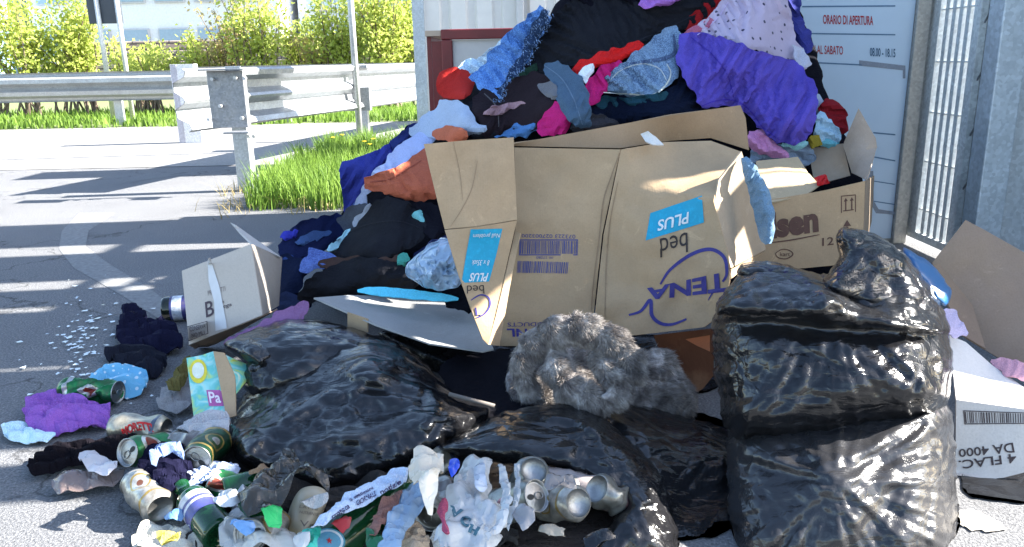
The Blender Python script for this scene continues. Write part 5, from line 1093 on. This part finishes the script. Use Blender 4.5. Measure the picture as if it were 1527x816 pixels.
bottle('wine_bottle', 'dark bottle with a blue and white label behind the small white carton', (243,462), (300,458), .04, .04, .28, .040, DGL, lab((.02,.03,.16), ((.035,.065,(.5,.55,.62)),(.066,.30,(.03,.03,.14))), metal=0, rough=.5), z0=.10, z1=.5)
bottle('beer_bottle', 'green bottle with a blue and white label on the ground near the cans', (330,800), (284,742), .04, .05, .19, .030, GLS, lab((.05,.06,.22), ((.10,.12,(.6,.6,.62)),(.085,.092,(.6,.6,.62)),(.125,.14,(.3,.05,.08))), metal=0, rough=.5), z0=.3, z1=.62, shoulder=.66)
bottle('broken_bottle', 'green glass bottle end on the white and blue cloth', (332,734), (372,724), .06, .06, .10, .026, GLS, None)
bb = bottle('green_bottle', 'big dark green bottle with a round star label at the bottom edge', (470,830), (575,745), .04, .07, .24, .038, GLS, None)
gt = bvh([c for c in bb.children]); gl_ = bb.children[0]
circ = lambda cx, cy, rx, ry, n=30: [(cx+rx*math.cos(i*2*math.pi/n), cy+ry*math.sin(i*2*math.pi/n)) for i in range(n)]
decal('round_label', [circ(490,808,24,19)], gl_, ink((.05,.22,.30)), tree=gt, lift=.002, step=6)
decal('round_label_ring', [circ(490,808,21,16.5)], gl_, ink((.55,.62,.66)), tree=gt, lift=.003, step=6)
decal('round_label_centre', [circ(490,808,17,13)], gl_, ink((.10,.28,.40)), tree=gt, lift=.004, step=6)
decal('star', [[(490+5*(1 if k % 2 == 0 else .42)*math.sin(k*math.pi/5), 808-5*(1 if k % 2 == 0 else .42)*math.cos(k*math.pi/5)) for k in range(10)]], gl_, ink((.4,.02,.03)), tree=gt, lift=.005, step=9)
# beige shampoo bottle
sh = garment('plastic_bottle', 'beige plastic bottle with faint text lying at the bottom edge', 'bottle', [(424,790,1.22),(430,762,1.25),(440,738,1.28),(452,726,1.30),(474,724,1.30),(490,734,1.28),(488,752,1.26),(474,780,1.22),(458,802,1.19),(440,800,1.2)], paint((.52,.44,.30), .35), front=.035, back=.03, rad=22, amp=.001, edge=0, step=5)
st = bvh(sh)
for i, (s, y) in enumerate((('CREMA CORPO', 748), ('LATTE', 756), ('NUTRIENTE', 764), ('Vel', 778))): text('print_line', s, [(448,y-2),(474,y+2),(473,y+6 if i < 3 else y+11),(447,y+2 if i < 3 else y+7)], sh, ink((.22,.18,.15)), tree=st)
# ================================================================== LITTER ON THE GROUND
def onG(pts, dz=0): return [(x, y, G(x, y, .012+dz).y) for x, y in pts]
def litter(name, label, cat, pts, mat, dz=.0, group=None, **k):
    """a rag lying on the ground: outline in pixels, lies at height dz"""
    k = dict(dict(front=.03, back=.004, rad=14, wl=.035, amp=.010, step=5, edge=2), **k)
    if not mat.name.startswith(('bag_film', 'painted', 'green')): k['cl'] = True; k['wl'] *= .8; k['amp'] *= 1.2; k['front'] *= .45; k['smooth'] = 1; k['step'] = 3.6; k['wl'] *= .9; k['rx'] = dict(ex=(1.05, 1.30), iters=90, lim=.035, kb=.4, deep=.01, efix=.4)
    else: k['cr'] = True; k['smooth'] = 1; k['step'] = 3.6; k['front'] *= .6
    if name in ('newspaper', 'tissue', 'white_tissue_bundle', 'crumpled_paper', 'paper_scrap', 'brown_wrapper', 'yellow_flower_head', 'blue_white_rag'): k.pop('cl', 0); k.pop('rx', 0); k['cr'] = True
    o = solid(name, onG(pts, dz), mat, up=True, **k); return tag(o, label, cat, group)
litter('purple_shirt_rag', 'purple shirt lying flat on the asphalt at the far left', 'shirt', [(34,622),(46,602),(70,592),(100,594),(130,604),(166,612),(164,634),(140,642),(110,644),(84,648),(60,646),(40,640)], cloth((.22,.085,.34), v=.35), front=.055, rad=24, amp=.016, th=10)
litter('pale_trim', 'pale blue cloth edge under the purple shirt', 'cloth', [(0,640),(20,630),(40,636),(70,646),(88,650),(70,658),(40,659),(10,655)], cloth((.45,.6,.68)), front=.02, rad=8, amp=.006)
litter('navy_tshirt', 'dark navy T-shirt bundled on the ground left of the small white carton', 'T-shirt', [(170,512),(178,494),(184,482),(182,466),(200,462),(216,470),(224,486),(244,484),(262,496),(276,514),(268,526),(236,526),(200,522)], cloth((.009,.009,.024)), front=.07, rad=26, amp=.02)
litter('dark_knit', 'dark grey knitted cloth lying flat below the navy T-shirt', 'cloth', [(157,536),(164,524),(200,520),(240,526),(254,540),(244,554),(228,562),(200,556),(174,550)], cloth((.012,.013,.02)), front=.04, rad=20, amp=.008)
litter('floral_cloth', 'light blue and white patterned cloth behind the crushed green can', 'cloth', [(134,574),(150,558),(170,550),(196,552),(216,560),(222,574),(212,588),(186,592),(160,584)], pattern_cloth((.14,.42,.62), (.62,.72,.78), 60, .25), front=.05, rad=18, amp=.014)
litter('black_leggings', 'black leggings stretched out on the ground in front of the cream can', 'leggings', [(40,704),(50,688),(66,676),(96,668),(120,664),(160,660),(220,654),(300,652),(330,664),(300,680),(220,686),(150,692),(110,696),(80,706),(48,712)], cloth((.006,.005,.007)), front=.045, rad=16, amp=.016, th=5)
litter('brown_film', 'dirty brown plastic film on the asphalt below the black leggings', 'plastic film', [(76,732),(90,716),(120,708),(150,706),(180,704),(188,716),(170,728),(140,732),(110,738),(88,740)], plastic_bag((.16,.12,.11), .3, 1.4), front=.03, rad=10, amp=.016, wl=.022, step=4)
litter('white_tissue', 'translucent white tissue lying on the brown film', 'tissue', [(114,686),(130,680),(150,684),(168,692),(180,704),(160,712),(136,708),(124,698)], plastic_bag((.42,.40,.42), .4, 1.2), dz=.03, front=.03, rad=8, amp=.014, wl=.02, step=4)
litter('grey_piece', 'grey rag beside the small colourful box', 'rag', [(232,612),(246,590),(264,574),(284,562),(290,590),(292,612),(262,618)], cloth((.22,.21,.21)), front=.06, rad=14, amp=.016, th=-20)
litter('olive_bag', 'dark olive paper bag opening left of the small colourful box', 'bag', [(246,582),(260,560),(276,536),(288,534),(286,560),(270,578)], cloth((.10,.085,.03)), dz=.05, front=.03, rad=8)
litter('grey_sock', 'light grey sock below the small colourful box', 'sock', [(260,646),(280,632),(300,622),(326,620),(344,630),(346,650),(320,652),(300,662),(284,652)], cloth((.34,.34,.35)), dz=.05, front=.04, rad=12, amp=.014)
litter('peaked_hat', 'dark navy cap with a blue edge between the cans', 'cap', [(206,704),(214,684),(232,668),(256,666),(274,676),(280,696),(292,716),(276,730),(248,736),(222,722)], cloth((.006,.006,.018)), dz=.04, front=.05, rad=18, amp=.016)
litter('blue_trim', 'blue-grey cloth strip across the navy cap', 'cloth', [(222,682),(232,666),(252,662),(272,668),(276,680),(256,676),(240,682),(230,694)], cloth((.12,.17,.30)), dz=.11, front=.02, rad=7, amp=.005)
litter('blue_white_rag', 'pale blue and white rag above the blue labelled bottle', 'rag', [(256,732),(270,718),(288,704),(310,692),(334,692),(364,700),(352,714),(326,720),(300,736),(272,742)], cloth((.26,.31,.42), v=.25), dz=.03, front=.04, rad=12, amp=.014, wl=.025)
litter('torn_black_film', 'torn piece of black film in front of the wide black bin bag', 'plastic film', [(352,750),(380,728),(410,716),(424,690),(438,686),(456,704),(486,716),(492,736),(470,730),(448,738),(426,762),(400,774),(366,778)], plastic_bag((.03,.026,.02), .16, 1.6), dz=.08, front=.05, rad=14, amp=.022, wl=.03, step=4)
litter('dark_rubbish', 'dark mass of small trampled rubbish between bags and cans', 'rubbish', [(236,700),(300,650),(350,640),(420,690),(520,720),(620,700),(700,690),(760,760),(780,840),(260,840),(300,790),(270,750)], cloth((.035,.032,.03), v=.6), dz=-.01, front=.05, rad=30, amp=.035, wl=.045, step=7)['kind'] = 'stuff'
litter('white_tissue_bundle', 'crumpled white tissue with a yellow centre on the lit ground', 'tissue', [(196,810),(212,794),(236,786),(262,790),(284,786),(300,796),(302,830),(240,836),(200,832)], cloth((.42,.40,.34), v=.25), front=.04, rad=12, amp=.03, wl=.02, step=4)
litter('yellow_flower_head', 'yellow flower head on the crumpled white tissue', 'flower', [(232,806),(244,796),(262,798),(274,808),(266,820),(244,822)], cloth((.55,.45,.08)), dz=.05, front=.03, rad=8, amp=.02, wl=.012, step=3.5)
litter('white_bag', 'white and blue printed plastic bag at the bottom edge', 'plastic bag', [(328,798),(338,780),(356,768),(384,774),(404,790),(440,800),(452,836),(330,838)], plastic_bag((.40,.40,.38), .3, 1.2), dz=.02, front=.05, rad=12, amp=.02, wl=.03, step=4)
litter('blue_patch', 'pale blue printed wrapper on the white plastic bag', 'wrapper', [(340,788),(352,772),(376,778),(384,790),(366,798)], paint((.14,.30,.55), .3), dz=.08, front=.012, rad=5, amp=.006)
litter('green_wrapper', 'bright green crumpled bottle plastic at the bottom left of centre', 'plastic', [(384,774),(400,760),(418,762),(424,778),(420,794),(400,796)], plastic_bag((.03,.42,.10), .1, 1.5), dz=.07, front=.04, rad=10, amp=.02, wl=.02, step=4)
litter('dark_green_glass', 'dark green glass bottle piece behind the bright green plastic', 'bottle piece', [(352,764),(366,750),(396,748),(412,758),(396,772),(370,776)], GLS, dz=.07, front=.03, rad=12, amp=.004)
litter('teal_plastic', 'teal crumpled plastic beside the beige plastic bottle', 'plastic', [(444,806),(456,792),(474,794),(482,806),(470,830),(450,832)], plastic_bag((.03,.36,.26), .15, 1.4), dz=.07, front=.03, rad=9, amp=.012, wl=.02, step=4)
nw = litter('newspaper', 'pale blue newspaper sheet with dark print leaning under the wide bin bag', 'newspaper', [(458,792),(480,766),(516,738),(560,714),(600,698),(612,704),(604,722),(560,744),(520,762),(484,784)], cloth((.40,.47,.58), v=.12, rough=.6), dz=.10, front=.014, rad=5, amp=.006, wl=.05)
nwt = bvh(nw)
for i, q in enumerate([[(494,770),(520,752),(522,758),(496,776)], [(530,748),(560,732),(562,739),(532,755)], [(566,732),(596,715),(598,722),(568,739)], [(520,744),(556,724),(558,729),(522,749)]]): text('print_line', ['cronaca', 'GIORNALE', 'notizie', 'la settimana'][i], q, nw, ink((.06,.05,.12)), tree=nwt, bold=.02)
litter('blue_plastic_bag', 'pale blue plastic bag hanging down between newspaper and torn bag', 'plastic bag', [(560,836),(574,796),(592,760),(606,728),(622,722),(652,738),(644,756),(620,776),(604,800),(596,836)], plastic_bag((.22,.32,.44), .3, 1.2), dz=.08, front=.03, rad=12, amp=.018, wl=.035, step=4, th=60)
litter('brown_wrapper', 'brown and pink crumpled wrapper right of the newspaper', 'wrapper', [(556,770),(580,742),(604,726),(598,748),(580,776),(562,800),(548,806)], cloth((.20,.10,.08)), dz=.09, front=.02, rad=8)
litter('crumpled_paper', 'crumpled beige paper at the bottom edge left of the white carrier bag', 'paper', [(590,836),(594,804),(606,784),(622,780),(636,796),(642,818),(640,838)], cloth((.42,.33,.24)), dz=.05, front=.04, rad=10, amp=.02, wl=.02, step=4)
wb = litter('carrier_bag', 'white plastic carrier bag with dark letters at the bottom centre', 'plastic bag', [(646,838),(660,800),(664,764),(676,744),(680,718),(696,692),(716,700),(728,686),(738,704),(728,722),(734,742),(726,756),(748,770),(764,790),(744,800),(752,816),(730,838)], plastic_bag((.38,.39,.39), .3, 1.0), dz=.10, front=.05, rad=18, amp=.02, wl=.04, step=4, th=70)
wt = bvh(wb); text('letter_mark', 'V', [(672,754),(692,762),(686,776),(668,768)], wb, ink((.05,.13,.17)), tree=wt, bold=.05); text('letter_mark', 'C', [(690,768),(704,774),(698,788),(684,782)], wb, ink((.05,.13,.17)), tree=wt, bold=.05); text('letter_mark', 'H', [(702,782),(716,788),(710,800),(698,794)], wb, ink((.05,.13,.17)), tree=wt, bold=.05)
litter('plastic_band', 'curved strip of clear white plastic right of the white carrier bag', 'plastic', [(738,690),(752,692),(760,726),(764,760),(750,790),(728,812),(722,804),(744,772),(750,740)], plastic_bag((.34,.36,.37), .2, .8), dz=.14, front=.02, rad=6, amp=.006)
litter('plastic_band', 'second thinner clear plastic strip beside the curved one', 'plastic', [(764,692),(776,694),(778,730),(772,764),(758,792),(752,786),(764,756),(768,724)], plastic_bag((.32,.34,.35), .2, .8), dz=.13, front=.018, rad=5, amp=.006)
litter('cream_bag', 'crumpled cream plastic bag under the peak of the torn bag', 'plastic bag', [(612,706),(616,684),(634,674),(652,680),(664,700),(658,728),(652,752),(640,776),(628,750),(614,730)], plastic_bag((.56,.50,.40), .35, 1.2), dz=.14, front=.04, rad=14, amp=.02, wl=.03, step=4)
litter('blue_plastic', 'small bright blue plastic piece under the edge of the torn bag', 'plastic', [(668,690),(676,682),(686,690),(682,706),(672,712)], paint((.01,.05,.45), .25), dz=.16, front=.015, rad=5, amp=.002)
litter('maroon_cord', 'thin dark pink cord across the white carrier bag', 'cord', [(652,756),(662,742),(668,744),(664,768),(672,796),(664,800),(656,778)], cloth((.26,.05,.09)), dz=.14, front=.012, rad=4, amp=.002)
def ragged(cx, cy, rx, ry, n=11, sd=0):
    r_ = random.Random(sd); return [(cx+rx*math.cos(k*6.283/n)*r_.uniform(.6, 1.15), cy+ry*math.sin(k*6.283/n)*r_.uniform(.6, 1.15)) for k in range(n)]
SCR = [('plastic_scrap', 'torn scrap of clear plastic below the blue labelled bottle', 'plastic', 340, 752, 22, 12, plastic_bag((.40,.42,.44), .25, 1.3)),
 ('paper_scrap', 'crumpled brown paper scrap between the white rag and the black film', 'paper', 392, 706, 20, 10, cloth((.22,.14,.08))),
 ('foil_wrapper', 'small silver foil wrapper beside the torn black film', 'wrapper', 398, 722, 14, 8, paint((.5,.5,.5), .25, .9)),
 ('red_wrapper', 'small red wrapper under the newspaper sheet', 'wrapper', 512, 790, 16, 9, paint((.35,.02,.02), .4)),
 ('plastic_scrap', 'milky plastic scrap left of the round star label', 'plastic', 452, 812, 18, 12, plastic_bag((.45,.46,.44), .25, 1.3)),
 ('tissue', 'dirty white tissue at the foot of the wide black bin bag', 'tissue', 470, 752, 22, 9, cloth((.40,.38,.35))),
 ('plastic_scrap', 'grey plastic scrap between the curved strip and the torn bag', 'plastic', 782, 780, 18, 14, plastic_bag((.22,.22,.23), .25, 1.3)),
 ('tissue', 'cream tissue at the bottom edge right of the crumpled paper', 'tissue', 655, 812, 18, 14, cloth((.42,.38,.32))),
 ('plastic_scrap', 'thin blue plastic scrap on the asphalt under the white and gold can', 'plastic', 262, 776, 20, 8, plastic_bag((.10,.20,.36), .25, 1.3)),
 ('paper_scrap', 'small torn white paper near the domed end of the white and gold can', 'paper', 290, 782, 14, 6, cloth((.5,.5,.48))),
 ('black_scrap', 'black plastic scrap under the peaked hat', 'plastic', 226, 742, 26, 8, plastic_bag((.01,.01,.01), .25, 1.3)),
 ('plastic_scrap', 'bluish plastic scrap hanging beside the white carrier bag', 'plastic', 716, 720, 12, 22, plastic_bag((.36,.40,.46), .22, 1.3))]
SCR += [('plastic_scrap', 'clear crinkled plastic lying over the two cans at the top of the torn bag opening', 'plastic', 836, 728, 30, 12, plastic_bag((.20,.18,.17), .2, 1.3)),
 ('plastic_scrap', 'dirty beige plastic scrap below the can with the open lid', 'plastic', 824, 798, 24, 9, plastic_bag((.30,.26,.20), .25, 1.3)),
 ('green_scrap', 'dark green crushed plastic between the cream can and the green bottle', 'plastic', 560, 812, 20, 12, plastic_bag((.01,.10,.04), .12, 1.3)),
 ('black_film_scrap', 'loose black film strip across the bottom of the torn bag opening', 'plastic film', 890, 812, 26, 12, plastic_bag((.008,.008,.009), .2, 1.3))]
for k, (nm, lb, ct, cx, cy, rx_, ry_, mt) in enumerate(SCR): litter(nm, lb, ct, ragged(cx, cy, rx_, ry_, sd=k), mt, dz=.03+.05*(cx > 330)+(.05 if cy < 790 and cx > 600 else 0), front=.03, rad=8, amp=.014, wl=.02, step=4)
# small colourful box
pb_ = empty('printed_box', P(320, 628, 1.68), 'small colourful torn box with a yellow and green print beside the black bin bag', 'box')
def printbox():
    b = NB('colour_print'); v = b.noise(22, 3, .5, dist=1.2)
    col = b.ramp(v, [(.30, (.55,.50,.04)), (.42, (.30,.58,.30)), (.50, (.12,.48,.45)), (.60, (.30,.62,.60)), (.70, (.62,.62,.40))]); return b.set(col, .45)
pf = sheet('front', [(278,534,1.72),(300,530,1.72),(318,524,1.72),(338,622,1.60),(346,634,1.58),(290,632,1.60)], printbox(), pb_, amp=.005, wl=.06)
sheet('torn_strip', [(318,524,1.715),(334,526,1.70),(350,560,1.66),(352,620,1.59),(338,624,1.59)], card(), pb_, amp=.006, wl=.04)
sheet('side', [(334,528,1.72),(350,536,1.72),(376,546,1.74),(370,566,1.70),(352,588,1.65),(350,560,1.665)], printbox(), pb_, amp=.005, wl=.05)
pt = bvh(pf); decal('yellow_ring', [circ(296,554,13,18)], pf, ink((.62,.52,.05)), tree=pt, step=8); decal('white_spot', [circ(296,553,9,12)], pf, ink((.62,.66,.55)), tree=pt, step=8, lift=.002)
decal('name_patch', [[(308,582),(330,582),(334,606),(312,606)]], pf, ink((.40,.10,.28)), tree=pt); text('name_word', 'Pa', [(311,585),(328,585),(331,602),(314,602)], pf, ink((.7,.6,.66)), tree=pt, lift=.003, bold=.02)
# glass splinters
m = MB()
for k in range(150):
    x = random.gauss(125, 24); y = random.gauss(505, 34)
    if random.random() < .25: x = random.uniform(20, 230); y = random.uniform(440, 640)
    g = G(x, y, .006); s = random.uniform(.003, .012); a = random.uniform(0, 6.28); n = random.choice([3, 4])
    pts = [g+Vector((s*random.uniform(.5, 1.3)*math.cos(a+j*6.28/n), s*random.uniform(.5, 1.3)*math.sin(a+j*6.28/n), random.uniform(0, .003))) for j in range(n)]; m.add(pts, [tuple(range(n))])
tag(m.build('broken_glass', paint((.62,.68,.70), .12)), 'scattered pale glass splinters on the asphalt at the left', 'broken glass', kind='stuff')
